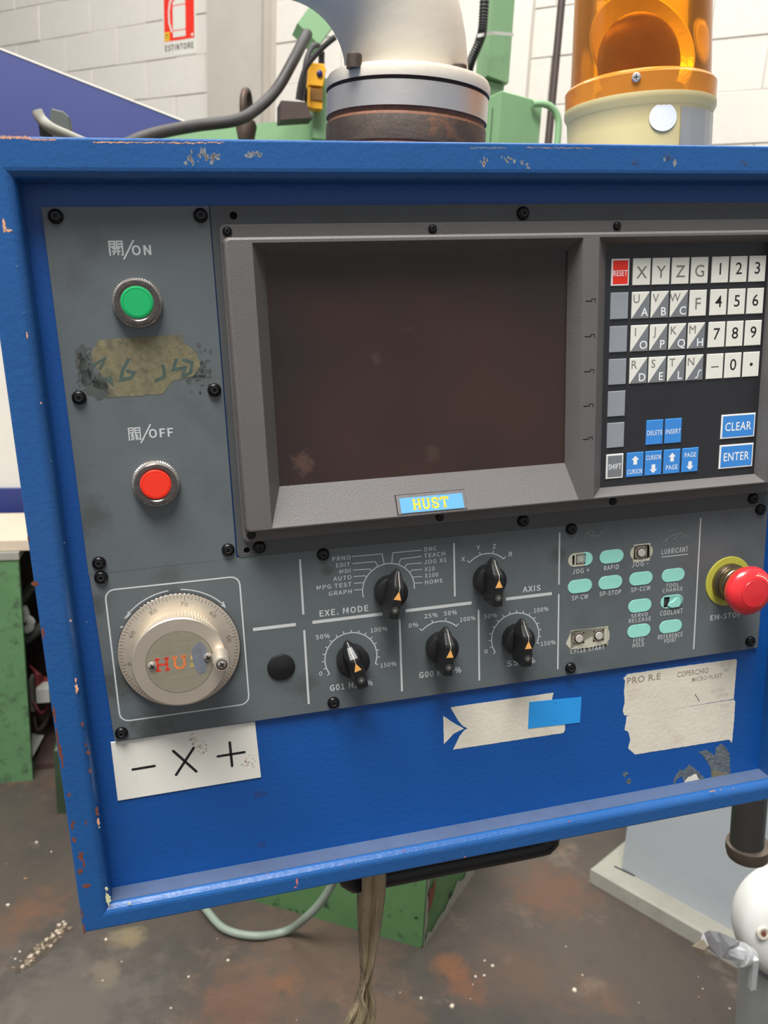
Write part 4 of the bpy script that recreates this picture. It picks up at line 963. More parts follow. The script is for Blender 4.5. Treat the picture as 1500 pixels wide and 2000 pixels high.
# ---- keys
cx_ = [296.0, 312.5, 327.6, 342.9, 358.2, 374.9, 390.1, 405.5]; rv = [-33.2, -10.6, 12.2, 35.0, 57.7, 80.4, 103.3]
KW, KH = 13.7, 18.1
kp = obj('keypad', None, bz, (0, 0, 0))
bpy.data.objects.remove(kp)
def key(c, r, mats, draw, wide=KW, lab=None):
    x = cx_[c] + wide / 2; y = -(rv[r] + KH / 2)
    m_ = MB(); m_.prism(rect(-wide / 2, -KH / 2, wide / 2, KH / 2), 0, .75, 0, bev=.3)
    draw(m_, wide)
    o = m_.build('key', mats, bz, MMK, loc=(x * MMK, y * MMK, 7.9 * MMK), label=lab); return o
def single(t, ink, cap=8.0, off=-.004, dy=-4.4, wd=None):
    def f(m_, W_):
        if t == '.': m_.flat(circle(0, 0, 1.25, 20), .8, 1)
        elif t == '-': m_.flat(rect(-3.1, -.7, 3.1, -.05), .8, 1)
        else: m_.text(t, 0, dy, .8, wd, cap, 1, off, 'C', ft=0)
    return f
def half(a, b):
    def f(m_, W_):
        w2, h2 = W_ / 2 - .3, KH / 2 - .3
        m_.flat([(-w2, -h2), (w2, -h2), (w2, h2)], .78, 1)
        m_.text(a, -3.4, 1.6, .82, None, 5.6, 2, .0, 'C', ft=0)
        if b == 'S~': m_.line([(.6, -7.2), (1.7, -7.5), (2.6, -6.6), (3.1, -4.2), (3.6, -2.6), (4.6, -2.0), (5.6, -2.4)], .75, .82, 3)
        else: m_.text(b, 3.2, -7.6, .82, None, 5.6, 3, .008, 'C', ft=0)
    return f
row = [('X', 'Y', 'Z', 'G'), (('U', 'A'), ('V', 'B'), ('W', 'C'), 'F'), (('I', 'O'), ('J', 'P'), ('K', 'Q'), ('M', 'H')), (('R', 'D'), ('S', 'E'), ('T', 'L'), ('N', 'S~'))]
for r, rw in enumerate(row):
    for c, t in enumerate(rw):
        if isinstance(t, tuple): key(c + 1, r, [KWHITE, KGREY2, INKG, INKW], half(*t))
        else: key(c + 1, r, [KWHITE, INKG], single(t, 0, 8.0, .004))
for r, rw in enumerate(('123', '456', '789', '-0.')):
    for c, t in enumerate(rw): key(c + 5, r, [KWHITE, INKB], single(t, 0, 8.0, .006, -3.4))
def bordered(txts, bmat):
    def f(m_, W_):
        m_.flat(rect(-W_ / 2 + 1.1, -KH / 2 + 1.1, W_ / 2 - 1.1, KH / 2 - 1.1), .8, 1)
        for t, dy, cap, wd in txts: m_.text(t, 0, dy, .84, wd, cap, 2, .01, 'C', ft=0)
    return f
key(0, 0, [KBORD, KRED, INKW], bordered([('RESET', -2.4, 3.7, 10.6)], 0), lab='red RESET key with a white border')
for r in range(1, 6): key(0, r, [KGREY], lambda m_, W_: None)
key(0, 6, [KBORD, KGREY2, INKW], bordered([('SHIFT', -2.0, 3.8, 10.2)], 0), lab='grey SHIFT key with a white border')
WB = 29.1
key(6, 5, [KBORD, KBLUE, INKW], bordered([('CLEAR', -3.2, 6.2, 22.5)], 0), WB, 'wide blue CLEAR key with a white border')
key(6, 6, [KBORD, KBLUE, INKW], bordered([('ENTER', -3.2, 6.2, 22.0)], 0), WB, 'wide blue ENTER key with a white border')
def bl(t, ty, arrow=None, ay=0):
    def f(m_, W_):
        m_.text(t, 0, ty, .8, 12.4 if len(t) > 5 else 9.6, 3.4, 1, .004, 'C', ft=0)
        if arrow:
            s_ = arrow; m_.flat([(-3.1, ay + .6 * s_), (3.1, ay + .6 * s_), (0, ay + 3.6 * s_)][::s_], .8, 1); m_.flat(rect(-1.5, min(ay - 3 * s_, ay + .7 * s_), 1.5, max(ay - 3 * s_, ay + .7 * s_)), .81, 1)
    return f
key(2, 5, [KBLUE, INKW], bl('DELETE', -2.0)); key(3, 5, [KBLUE, INKW], bl('INSERT', -2.0))
key(1, 6, [KBLUE, INKW], bl('CURSOR', -6.8, 1, 3)); key(2, 6, [KBLUE, INKW], bl('CURSOR', 2.6, -1, -4)); key(3, 6, [KBLUE, INKW], bl('PAGE', -6.0, 1, 3)); key(4, 6, [KBLUE, INKW], bl('PAGE', 2.2, -1, -4))

# ---- handwheel
hwo = obj('handwheel', None, con, (hw[0] * MMK, hw[1] * MMK, 0)); hwo['label'] = 'silver manual pulse handwheel with numbered dial and crank knob'
m_ = MB(); m_.lathe([(40.0, 0), (40.7, .4), (40.7, 2.4), (40.2, 3.0)], 180, 1, knurl=(0, 3, .55)); m_.lathe([(40.2, 3.0), (39.2, 3.2), (31, 3.9), (26, 4.0)], 96); m_.f.pop(); m_.m.pop(); m_.s.pop()
m_.build('dial', [SATIN, DCHROME], hwo, MMK)
m_ = MB()
A0 = radians(8)                                 # angle of "75"
dz = lambda r: 3.2 + (39.2 - r) / 8.2 * .7 + .06
for i in range(100):
    a = radians(90) - radians(3.6) * (75 - i) * -1 + radians(8) ; r1 = 35.2 if i % 10 == 0 else (36.2 if i % 5 == 0 else 37.1)
    m_.add([(cos(a) * r + sin(a) * e, sin(a) * r - cos(a) * e, dz(r)) for r, e in ((39.4, -.14), (39.4, .14), (r1, .14), (r1, -.14))], [(0, 1, 2, 3)])
for k in range(10):
    i = k * 10; a = radians(90) + radians(3.6) * (i - 75) + radians(8)
    T_ = Matrix.Rotation(a - pi / 2, 4, 'Z'); m_.text(str(i), 0, 31.5, dz(33.0) + .04, None, 3.1, 0, -.004, 'C', T_)
m_.build('scale', ENGR, hwo, MMK)
m_ = MB(); m_.lathe([(27.8, 3.6), (28.2, 5), (29.6, 18.6), (30.1, 20.2)], 160, 0, knurl=(0, 3, .6)); m_.lathe([(30.2, 20.2), (30.5, 20.8), (30.5, 22.6), (29.9, 23.3), (21.6, 23.35), (21.5, 22.8)], 96); m_.f.pop(); m_.m.pop(); m_.s.pop()
m_.build('hub', SATIN, hwo, MMK)
m_ = MB(); m_.lathe([(21.5, 22.4), (21.3, 23.4), (0, 23.4)], 64, 0)
npz = 23.5
hx, hy = P(*wpx(468, 872), 23.4); hx -= hw[0]; hy -= hw[1]
hust(m_, hx, hy + .3, 33, 8.6, 1.35, npz, None, (1, 2, 3, 3), 3)
sx_, sy_ = P(*wpx(790, 770), 23.4)
m_.flat(blob(sx_ - hw[0], sy_ - hw[1], 5.2, 11, 22, .10), npz + .03, 4)
m_.build('nameplate', [SATINP, REDI, ORANGEI, YELI, STAIN], hwo, MMK, label='brushed round nameplate with worn orange letters')
def phil(parent, x, y, z, r, nm='cross_screw'):
    m_ = MB(); T_ = Matrix.Translation((x, y, z)); m_.lathe([(r, 0), (r * .92, r * .3), (r * .5, r * .5), (0, r * .52)], 24, T=T_)
    a = .5; zz_ = r * .54
    for t in (a, a + pi / 2):
        c_, s_ = cos(t), sin(t); L_, w_ = r * .62, r * .15
        m_.add([(x + c_ * L_ * i - s_ * w_ * j, y + s_ * L_ * i + c_ * w_ * j, z + zz_) for i, j in ((-1, -1), (1, -1), (1, 1), (-1, 1))], [(0, 1, 2, 3)], 1)
    return m_.build(nm, [CHROME, SOCK], parent, MMK)
for q_ in ((440, 832), (848, 766)):
    x, y = P(*wpx(*q_), 24); phil(hwo, x - hw[0], y - hw[1], 23.4, 2.9)
b0 = P(*wpx(938, 748), 24); b1 = P(*wpx(950, 818), 41)
cxk, cyk = b1[0] - hw[0], b1[1] - hw[1]
m_ = MB(); m_.lathe([(4.6, 23), (5.4, 25.5), (5.7, 30), (5.3, 39), (4.8, 40.8), (3.5, 41.0), (3.4, 40.0), (0, 40.0)], 36, 0, Matrix.Translation((cxk, cyk, 0)), mis=[0, 0, 0, 0, 0, 1, 1, 1])
m_.build('crank_knob', [SATIN, SOCK], hwo, MMK, label='small satin crank knob with a cross screw'); phil(hwo, cxk, cyk, 40.0, 3.0)

# ---- blanking plug
m_ = MB(); m_.lathe([(9.9, 0), (9.7, .9), (8.8, 1.5), (0, 1.9)], 40, T=Matrix.Translation((51.4, -238.3, 0))); m_.build('blanking_plug', BLACK, con, MMK, label='black round blanking plug')

# ---- rotary knobs
def knob(c, ang, lab):
    k = obj('rotary_knob', None, con, (c[0] * MMK, c[1] * MMK, 0)); k['label'] = lab
    k.rotation_euler = (0, 0, -radians(ang))
    m_ = MB(); m_.lathe([(10.6, 0), (11.2, 1), (11.9, 8.5), (11.7, 10), (10.8, 10.6), (6, 10.8)], 48); m_.build('skirt', BLACK, k, MMK)
    m_ = MB()                                   # bar grip: y runs to the pointer tip
    st = [(-14.6, 3.0, 22.6, 4.0), (-14.0, 3.2, 24.0, 5.0), (-9, 3.3, 24.2, 6.5), (0, 3.3, 24.2, 6.7), (7.5, 3.3, 24.2, 6.6), (9.2, 3.1, 23.5, 6.2), (12, 2.7, 19.5, 5.2), (15.0, 2.0, 15.8, 3.5), (17.6, 1.0, 14.2, 1.5), (18.4, .5, 13.2, .8)]
    zb = [9.5, 8.0, 7.5, 7.5, 7.5, 7.6, 8.0, 8.5, 9.0, 9.6]
    rings = []
    for (y, wt, zt_, wb_), b_ in zip(st, zb):
        rings.append([(wb_ * .92, y, b_), (wb_, y, b_ + 1.5), (wt + .35, y, zt_ - .9), (wt - .4, y, zt_), (-wt + .4, y, zt_), (-wt - .35, y, zt_ - .9), (-wb_, y, b_ + 1.5), (-wb_ * .92, y, b_)])
    m_.loft([r[::-1] for r in rings], 0, True); m_.build('grip', BLACK, k, MMK)
    m_ = MB(); m_.flat([(-2.7, 0), (2.7, 0), (0, 6.2)], 24.32, 0)
    pr = [(6, 24.35), (9.0, 24.0), (12, 19.9), (15, 16.2), (17.6, 14.5)]
    m_.loft([[(-.28, y, z + .12), (.28, y, z + .12)] for y, z in pr], 1, False, closed=False)
    m_.build('pointer_mark', [AMBERT, GREYLINE], k, MMK)
    m_ = MB(); T_ = Matrix.Translation((0, -7.6, 24.2)); m_.lathe([(2.7, 0), (2.7, .15), (2.2, .18)], 24, 0, T_); m_.line([(-1.3, -7.6), (1.3, -7.6)], .5, 24.42, 1); m_.line([(0, -8.9), (0, -6.3)], .5, 24.42, 1)
    m_.build('cap_screw', [DPANT, GREYLINE], k, MMK)
knob((131.6, -189.8), 14, 'black rotary knob on the execution mode scale')
knob((206.1, -189.6), 2, 'black rotary knob on the axis scale')
knob((101.9, -238.1), -15, 'black rotary knob on the G01 percent scale, turned to the left')
knob((168.7, -237.5), 6, 'black rotary knob on the G00 percent scale')
knob((228.7, -238.9), 2, 'black rotary knob on the scale marked SSO')

# ---- aqua membrane buttons and bare switches
def stad(w_, h_, n=9):
    r = h_ / 2; return [(w_ / 2 - r + r * cos(t), r * sin(t)) for t in [-pi / 2 + pi * i / (n - 1) for i in range(n)]] + [(-w_ / 2 + r + r * cos(t), r * sin(t)) for t in [pi / 2 + pi * i / (n - 1) for i in range(n)]]
MEM = MB(); MEM.prism(stad(20.2, 10.6), 0, .35, 0, bev=.12); MEMM = MEM.mesh('membrane_button', AQUA, MMK)
def mem(zx, zy, **kw):
    x, y = aq(zx, zy); return obj('membrane_button', MEMM, opp, (x * MMK, y * MMK, .02 * MMK))
for q_ in ((481, 356), (275, 549), (473, 524), (672, 499), (882, 477), (665, 676), (659, 839), (865, 811)): mem(*q_)
IV = mat('yellowed_membrane', (190, 188, 168), .6, var=.08, vscale=90)
def tact(name, x, y, s_=6.0, z=-2.4, parent=opp, loc=True):
    m_ = MB(); m_.prism(rrect(-s_, -s_, s_, s_, .6, 3), 0, 2.2, 0); m_.prism(rrect(-s_ + .5, -s_ + .5, s_ - .5, s_ - .5, .6, 3), 2.2, 2.6, 1)
    for i, j in ((-1, -1), (1, -1), (1, 1), (-1, 1)): m_.lathe([(.7, 2.6), (.6, 2.8), (0, 2.8)], 10, 2, Matrix.Translation((i * s_ * .72, j * s_ * .72, 0)))
    m_.lathe([(3.7, 2.6), (3.6, 3.0), (3.2, 3.0)], 28, 2); m_.lathe([(3.1, 2.6), (3.1, 3.8), (2.8, 4.0), (0, 4.0)], 28, 3)
    return m_.build(name, [BLACK, mat('switch_shell', (150, 140, 124), .4, metal=.4) if 'switch_shell' not in bpy.data.materials else bpy.data.materials['switch_shell'], SOCK, mat('switch_cap', (186, 182, 174), .5) if 'switch_cap' not in bpy.data.materials else bpy.data.materials['switch_cap']], parent, MMK, loc=(x * MMK, y * MMK, z * MMK))
# JOG+ : worn through on the left
x, y = aq(278, 375)
m_ = MB(); hp = [(p[0] + x, p[1] + y) for p in stad(20.2, 10.6)]
m_.holed(ccw(hp), [hol_jp], 0, .2, 0)
ax0 = aq(300, 375)[0]; m_.prism(ccw([(px_, py_) for px_, py_ in ((p[0] + x, p[1] + y) for p in stad(20.2, 10.6)) if px_ > ax0 + .1] + [(ax0 - 1.0, y + 5.2), (ax0 + .8, y + 2), (ax0 - 1.2, y), (ax0 + .5, y - 3), (ax0 - 1.8, y - 5.2)]) if False else ccw([(p[0] + x, p[1] + y) for p in stad(20.2, 10.6)[:9]] + [(ax0 - 1.0, y + 5.25), (ax0 + .8, y + 2), (ax0 - .6, y - 1), (ax0 + 1.2, y - 5.25)]), .2, .4, 1)
c_ = aq(280, 372); sq = rrect(c_[0] - 3.7, c_[1] - 3.6, c_[0] + 3.6, c_[1] + 3.7, .7); m_.line(sq, .45, .45, 2, closed=True); m_.line(circle(c_[0], c_[1], 2.8, 24), .3, .46, 2, closed=True)
for i, j in ((-1, -1), (1, -1), (1, 1), (-1, 1)): m_.flat(circle(c_[0] + i * 3.3, c_[1] + j * 3.3, .65, 8), .47, 2)
m_.flat(rect(c_[0] - 3.2, c_[1] - 3.2, c_[0] + 3.2, c_[1] + 3.2), .43, 3)
m_.build('membrane_button', [IV, AQUA, INKB, mat('worn_cap_grey', (172, 174, 160), .6)], opp, MMK, label='worn-through jog button, half aqua and half yellowed')
# JOG- : cover torn away, switch bare
x, y = aq(676, 328)
m_ = MB(); m_.holed(ccw([(p[0] + x, p[1] + y) for p in stad(19.4, 11.4)]), [hol_jm], 0, .15, 0); m_.build('torn_membrane', IV, opp, MMK)
x, y = aq(675, 330); tact('bare_switch', x - .3, y, 5.6)
# COOLANT : partly broken
x, y = aq(873, 648)
m_ = MB(); m_.holed(ccw([(p[0] + x, p[1] + y) for p in stad(20.0, 10.6)]), [hol_co], 0, .3, 0)
c_ = aq(893, 652); m_.prism(ccw([(c_[0] + a, c_[1] + b) for a, b in ((-6.6, -2.4), (-3, -4.4), (3.6, -4.2), (5.2, 0), (4.0, 3.8), (1.5, 4.6), (-.4, 2.6), (-2.6, .6), (-5.6, .6))]), .3, 1.1, 0, bev=.3)
m_.line([(c_[0] + a, c_[1] + b) for a, b in ((-7.2, 3.8), (-2, 4.9), (2, 4.8), (5.0, 3.9), (6.0, 0), (4.4, -4.3))], .4, 1.12, 1)
m_.build('membrane_button', [AQUA, INKB], opp, MMK, label='cracked aqua button above the coolant marking')
x, y = aq(838, 655); m_ = MB(); m_.prism(rrect(-2, -3, 2, 3, .5, 3), 0, 1.6, 0); m_.build('bare_switch', DPANT, opp, MMK, loc=(x * MMK, y * MMK, -2.5 * MMK))
# CYCLE START : two bare switches in a torn double opening
x, y = aq(330, 885)
m_ = MB(); o_ = ccw([aq(*p) for p in ((183, 925), (212, 860), (225, 838), (455, 815), (468, 850), (466, 895), (440, 925), (330, 950), (215, 960))])
m_.holed(o_, [hol_cs], 0, .15, 0); m_.build('torn_membrane', IV, opp, MMK)
for q_ in ((268, 886), (396, 868)): x, y = aq(*q_); tact('bare_switch', x, y - .2, 5.4)
m_ = MB(); a, b = aq(312, 850), aq(340, 935); m_.flat(prect(a, b), -2.5); m_.build('circuit_board', mat('pcb_green', (28, 52, 40), .4), opp, MMK)

# scuffs on the operation plate
m_ = MB()
for cx2, cy2, n_, sx2, sy2, mi in ((1155, 1043, 26, 9, 6, 0), (1075, 1085, 30, 12, 22, 1), (1315, 1052, 22, 16, 12, 0), (1130, 1120, 14, 30, 4, 1), (632, 1100, 8, 12, 6, 1), (238, 1340, 10, 8, 14, 2), (600, 1340, 10, 20, 10, 1)):
    for i in range(n_):
        x, y = P(cx2 + random.gauss(0, sx2), cy2 + random.gauss(0, sy2)); m_.flat(blob(x, y, random.uniform(.2, .9), random.uniform(.15, .6), 6, .4), .05, mi)
m_.line([P(x, y) for x, y in ((1295, 1060), (1310, 1047), (1330, 1042), (1348, 1050))], .35, .06, 0)
m_.build('scuffs', [mat('pale_scratch', (140, 146, 140), .6), mat('olive_grime', (92, 98, 86), .6), SOOT], opp, MMK, kind='stuff')

# ---- emergency stop
em = obj('emergency_stop', None, con, (410.8 * MMK, -215.3 * MMK, 0)); em['label'] = 'red mushroom emergency stop on a metal collar and yellow ring'
m_ = MB(); m_.lathe([(20.4, 0), (20.4, .5), (20.0, .8), (15, .8)], 64); m_.build('yellow_ring', EMYEL, em, MMK)
m_ = MB(); m_.lathe([(15.1, .6), (15.1, 5.5), (14.6, 6.3), (13.6, 6.6), (13.6, 11.5), (13.1, 12.2), (12.2, 12.5), (12.2, 17.5), (11.8, 20)], 64); m_.build('metal_collar', EMMET, em, MMK)
m_ = MB(); m_.lathe([(11.5, 17.8), (16.6, 18.2), (17.6, 19.2), (18.4, 22.4)], 120, knurl=(1, 3, .5)); m_.lathe([(18.4, 22.4), (19.0, 23.2), (19.3, 25.4), (18.8, 27.6), (17.2, 29.6), (14.6, 31.2), (11.7, 32.2), (11.4, 31.9), (11.1, 31.9), (10.8, 32.5), (6, 32.8), (0, 32.9)], 72)
m_.build('mushroom_head', EMRED, em, MMK)
m_ = MB()
def cap_z(r): return 33.0 - .0022 * r ** 2.55 * 1.0
def dome(r):
    pr = [(0, 32.9), (10.8, 32.5), (11.7, 32.2), (14.6, 31.2), (17.2, 29.6), (18.8, 27.6)]
    for (a, b), (c, d) in zip(pr, pr[1:]):
        if a <= r <= c: return b + (d - b) * (r - a) / (c - a)
    return 27
def darc(r, a0, a1, wd, n=16):
    m_.loft([[((r - wd / 2) * sin(radians(a)), (r - wd / 2) * cos(radians(a)), dome(r - wd / 2) + .15), ((r + wd / 2) * sin(radians(a)), (r + wd / 2) * cos(radians(a)), dome(r + wd / 2) + .15)] for a in [a0 + (a1 - a0) * i / n for i in range(n + 1)]], 0, False, closed=False)
darc(14.0, 2, 62, .7)
for i, chx in enumerate('RESET'):
    a = radians(12 + i * 10); vs, fs = text_mesh(chx, .03); x0 = min(v[0] for v in vs); x1 = max(v[0] for v in vs)
    pts = []
    for v in vs:
        lx = (v[0] - (x0 + x1) / 2) * 3.0; r = 15.0 + v[1] * 3.2; pts.append((r * sin(a) + lx * cos(a), r * cos(a) - lx * sin(a), dome(min(r, 18.7)) + .15))
    m_.add(pts, fs)
m_.build('reset_marking', mat('estop_print', (228, 190, 170), .5), em, MMK)

# ---- stickers, labels and tape on the blue face
m_ = MB(); q_ = [P(x, y, -2.5) for x, y in ((216, 1450), (498, 1409), (510, 1518), (230, 1564))]
zf = -3
m_.prism(ccw(q_), zf, zf + .8, 0, bev=.2)
for st in ([(260, 1503), (299, 1496)], [(340, 1467), (382, 1505)], [(378, 1461), (345, 1512)], [(427, 1477), (476, 1469)], [(449, 1451), (454, 1494)]):
    pp2 = [P(150 + 0, 0)] if False else None
sgn_px = lambda zx, zy: (150 + zx / 3, 1350 + zy / 3)
for st in ([(328, 459), (455, 438)], [(565, 350), (700, 470)], [(685, 332), (582, 490)], [(826, 382), (982, 357)], [(896, 300), (910, 438)]):
    a, b = [P(*sgn_px(*p), -2.2) for p in st]; m_.line([a, b], 1.9, zf + .85, 1)
    for c_ in (a, b): m_.flat(circle(c_[0], c_[1], .95, 12), zf + .86, 1)
for cx2, cy2, n_, sx2, sy2 in ((375, 1445, 16, 6, 9), (395, 1460, 22, 10, 10), (485, 1490, 26, 12, 12)):
    for i in range(n_):
        x, y = P(cx2 + random.gauss(0, sx2 * .6), cy2 + random.gauss(0, sy2 * .6), -2); m_.flat(blob(x, y, random.uniform(.2, .9), random.uniform(.3, 1.1), 6, .4), zf + .84, 2)
m_.build('sign_plate', [WHITEL, INKB, mat('brown_smear', (202, 188, 168), .6)], con, MMK, label='white sign plate with black minus, cross and plus marks')
m_ = MB(); z5 = lambda zx, zy: P(850 + zx / 5, 1330 + zy / 5, -2.9)
m_.prism(ccw(jag([z5(*p) for p in ((150, 258), (1155, 115), (1140, 180), (1265, 400), (1268, 480), (1250, 508), (175, 670), (235, 545), (285, 480), (320, 465), (270, 440), (225, 390))], .12, 3)), zf, zf + .15, 0)
m_.prism(ccw(jag([z5(*p) for p in ((78, 340), (150, 390), (280, 466), (180, 515), (85, 618))], .12, 3)), zf, zf + .15, 0)
m_.build('torn_sticker', PAPER, con, MMK, label='torn cream sticker shaped like a fish')
m_ = MB(); m_.prism(ccw([z5(*p) for p in ((918, 205), (1428, 155), (1412, 405), (905, 465))]), zf + .2, zf + .4, 0)
for a, b in (((1150, 210), (1190, 210)), ((1125, 393), (1190, 386))): m_.line([z5(*a), z5(*b)], .3, zf + .42, 1)
m_.build('blue_tape', [TAPEB, mat('tape_crease', (30, 110, 170), .5)], con, MMK, label='bright blue tape piece over the torn sticker')
z6 = lambda zx, zy: P(1200 + zx / 5, 1270 + zy / 5, -2.9)
m_ = MB(); m_.prism(ccw(jag([z6(*p) for p in ((130, 232), (650, 158), (1185, 85), (1196, 100), (1165, 475), (170, 640), (95, 635), (82, 590), (100, 520), (95, 400), (105, 300), (88, 275))], .15, 2.5)), zf, zf + .2, 0)
hand = 'PROGR.E COPERCHIO'
m_.text('PRO R.E', *z6(122, 330), zf + .25, 30, 5.4, 1, .02, ft=0); m_.text('COPERCHIO', *z6(612, 264), zf + .25, 29, 4.6, 1, .02, ft=0); m_.text('FRECCE', *z6(1032, 165), zf + .25, 9.0, 3.0, 1, -.01); m_.text('DU', *z6(1072, 210), zf + .25, 4.4, 2.8, 2, -.01)
m_.text('MICRO PLAST', *z6(755, 308), zf + .25, 28, 3.6, 1, .01, ft=0); m_.text('MICRO', *z6(945, 415), zf + .25, 12, 3.2, 3, -.01); m_.text('OPEN', *z6(1000, 462), zf + .25, 10, 3.2, 3, -.01)
m_.line([z6(785, 430), z6(808, 460), z6(828, 500)], .7, zf + .25, 2)
m_.build('paper_label', [PAPER, mat('pencil_grey', (152, 140, 126), .7), mat('ink_dim', (96, 88, 78), .7), mat('faded_brown_ink', (164, 152, 138), .7)], con, MMK, label='upper old paper label with faded handwriting')
m_ = MB(); m_.prism(ccw(jag([z6(*p) for p in ((120, 645), (200, 632), (1168, 483), (1180, 500), (1172, 640), (1148, 905), (1120, 872), (200, 1018), (135, 960), (155, 870), (135, 795), (100, 780))], .15, 2.5)), zf, zf + .17, 0)
m_.text('DUO', *z6(1040, 560), zf + .21, 7, 2.6, 1, -.01)
m_.build('paper_label', [PAPER, mat('faint_ink', (160, 150, 136), .7)], con, MMK, label='lower old paper label, mostly blank')
m_ = MB()
for pl in (((575, 1290), (590, 1240), (640, 1160), (670, 1180), (730, 1115), (800, 1170), (860, 1225), (880, 1252), (825, 1275), (680, 1290), (660, 1230), (610, 1255), (590, 1310)), ((820, 990), (890, 975), (985, 1030), (990, 950), (1050, 915), (1125, 1000), (1128, 1210), (950, 1245), (935, 1140), (880, 1050))):
    m_.prism(ccw(jag([z6(*p) for p in pl], .5, 2)), zf, zf + .12, 0)
m_.prism(ccw(jag([z6(*p) for p in ((680, 1290), (720, 1240), (800, 1210), (828, 1270))], .3, 2)), zf, zf + .3, 1); m_.prism(ccw(jag([z6(*p) for p in ((950, 1240), (960, 1170), (1040, 1190), (1120, 1205), (1060, 1225))], .3, 2)), zf, zf + .3, 2)
for (cx2, cy2) in ((1221, 1512), (1228, 1526)):
    x, y = P(cx2, cy2, -3); m_.prism(blob(x, y, 2.6, 2.2, 12, .4), zf, zf + .15, 0)
m_.build('sticker_remains', [GLUE2, PAPER, TAN], con, MMK, label='scraps of torn sticker and glue above the lower lip', kind='stuff')
m_ = MB()
for px, py, rx, ry in ((505, 1552, 7, 5), (512, 1650, 5, 4.5), (520, 1550, 3, 3)):
    x, y = P(px, py, -3); m_.flat(blob(x, y, rx * .6, ry * .6, 12, .15), zf + .05)
m_.build('grease_spot', mat('grease_on_blue', (26, 66, 128), .5), con, MMK)

# ---- black grab handle under the box
m_ = MB(); hy_ = lambda px, py: P(px, py, -45)
pth = [(-3, -395), (4, -412), (14, -420)]
a = P(700, 1722, -60); b = P(1040, 1668, -60)
y_h = (a[1] + b[1]) / 2 + 4
xa_, xb_ = P(690, 1720, -60)[0], P(1070, 1655, -60)[0]
pts = [(xa_ - 6, -400, -60), (xa_ - 4, y_h + 10, -60), (xa_, y_h + 3, -60), (xa_ + 8, y_h, -60), ((xa_ + xb_) / 2, y_h, -60), (xb_ - 10, y_h, -60), (xb_ - 2, y_h + 3, -60), (xb_ + 2, y_h + 10, -60), (xb_ + 3, -400, -60)]
m_.tube(catmull(pts), 9.5, 16); m_.build('grab_handle', BLACK, con, MMK, label='black tubular grab handle under the box')
print('handle y', y_h, a, b)

# ---- webbing strap hanging over the handle
def ribbon(rows, name, m, parent):
    m_ = MB(); L1 = [Vector(r[0]) for r in rows]; L2 = [Vector(r[1]) for r in rows]
    A_ = catmull(L1); B_ = catmull(L2); rg = []
    for p, q in zip(A_, B_):
        rg.append([tuple(p + (q - p) * t + Vector((0, -.0025 * sin(t * pi * 3) , 0))) for t in (0, .15, .3, .5, .7, .85, 1)])
    m_.loft(rg, 0, False, True, closed=False)
    o = m_.build(name, m, parent); sm = o.modifiers.new('thick', 'SOLIDIFY'); sm.thickness = .0016; return o
stp = empty('webbing_strap', (0, 0, 0), 'dirty brown webbing strap hanging from the black handle under the console', 'strap')
ys_ = .572
def SW(px, py, dy=0): return W(px, py, ys_ + dy)
ribbon([(SW(706, 1690), SW(750, 1683)), (SW(708, 1716), SW(751, 1710)), (SW(708, 1745), SW(750, 1742)), (SW(705, 1785), SW(745, 1785)), (SW(706, 1830), SW(738, 1830)), (SW(708, 1880), SW(728, 1882)), (SW(706, 1912, .01), SW(716, 1916)), (SW(698, 1945, .01), SW(710, 1948, -.005)), (SW(684, 1975), SW(716, 1975, -.005)), (SW(668, 2005), SW(706, 2005)), (SW(655, 2050), SW(700, 2050))], 'front_band', STRAP, stp)
ribbon([(SW(699, 1700, .02), SW(735, 1690, .02)), (SW(699, 1740, .015), SW(730, 1740, .015)), (SW(700, 1790, .012), SW(735, 1790, .012)), (SW(703, 1850, .010), SW(733, 1850, .010)), (SW(706, 1895, .008), SW(727, 1890, .008)), (SW(712, 1930, .008), SW(722, 1925, .006)), (SW(710, 1955, .008), SW(731, 1960, .004)), (SW(705, 1985, .006), SW(731, 1985, .008)), (SW(700, 2010, .006), SW(722, 2010, .008)), (SW(700, 2050, .006), SW(722, 2050, .008))], 'rear_band', STRAP, stp)

# ================================================================ BEACON on the console top
bh0 = -75.0
bxc = (P(1122, 275, bh0)[0] + P(1364, 275, bh0)[0]) / 2
BR = (P(1364, 275, bh0)[0] - P(1122, 275, bh0)[0]) / 2
bm_ = PM @ Matrix.Translation((bxc * MMK, 105.0 * MMK, bh0 * MMK)) @ Matrix.Rotation(-pi / 2, 4, 'X')
bcn = empty('warning_beacon', mw=bm_, label='amber rotating warning beacon on a cream base, on top of the console', cat='beacon')
def bv(py, r, px=1243): return P(px, py, bh0 + r)[1] - 105.0    # height above the box top of a point on the near side
hb = bv(174, BR); hd0 = bv(170, BR + 1); hd1 = bv(126, BR); print('beacon', BR, hb, hd0, hd1)
m_ = MB(); m_.lathe([(BR * .985, .2), (BR * 1.0, hb * .5), (BR * 1.01, hb - 8), (BR * 1.05, hb - 4), (BR * 1.05, hb), (BR * .96, hb + .5), (0, hb + .5)], 72); m_.build('base', BCREAM, bcn, MMK, label='cream plastic base')
m_ = MB(); m_.lathe([(BR * 1.04, hb + .2), (BR * 1.045, hd1 - 3), (BR * 1.02, hd1 - 1), (BR * .965, hd1 + .6)], 72)
m_.f = [f for f in m_.f if len(f) == 4]; m_.m = m_.m[:len(m_.f)]; m_.s = m_.s[:len(m_.f)]
m_.build('dome_skirt', AMBER2, bcn, MMK)
m_ = MB(); m_.lathe([(BR * .965, hd1 + .6), (BR * .93, hd1 + 60), (BR * .90, hd1 + 110), (BR * .8, hd1 + 122), (BR * .5, hd1 + 130), (0, hd1 + 132)], 72)
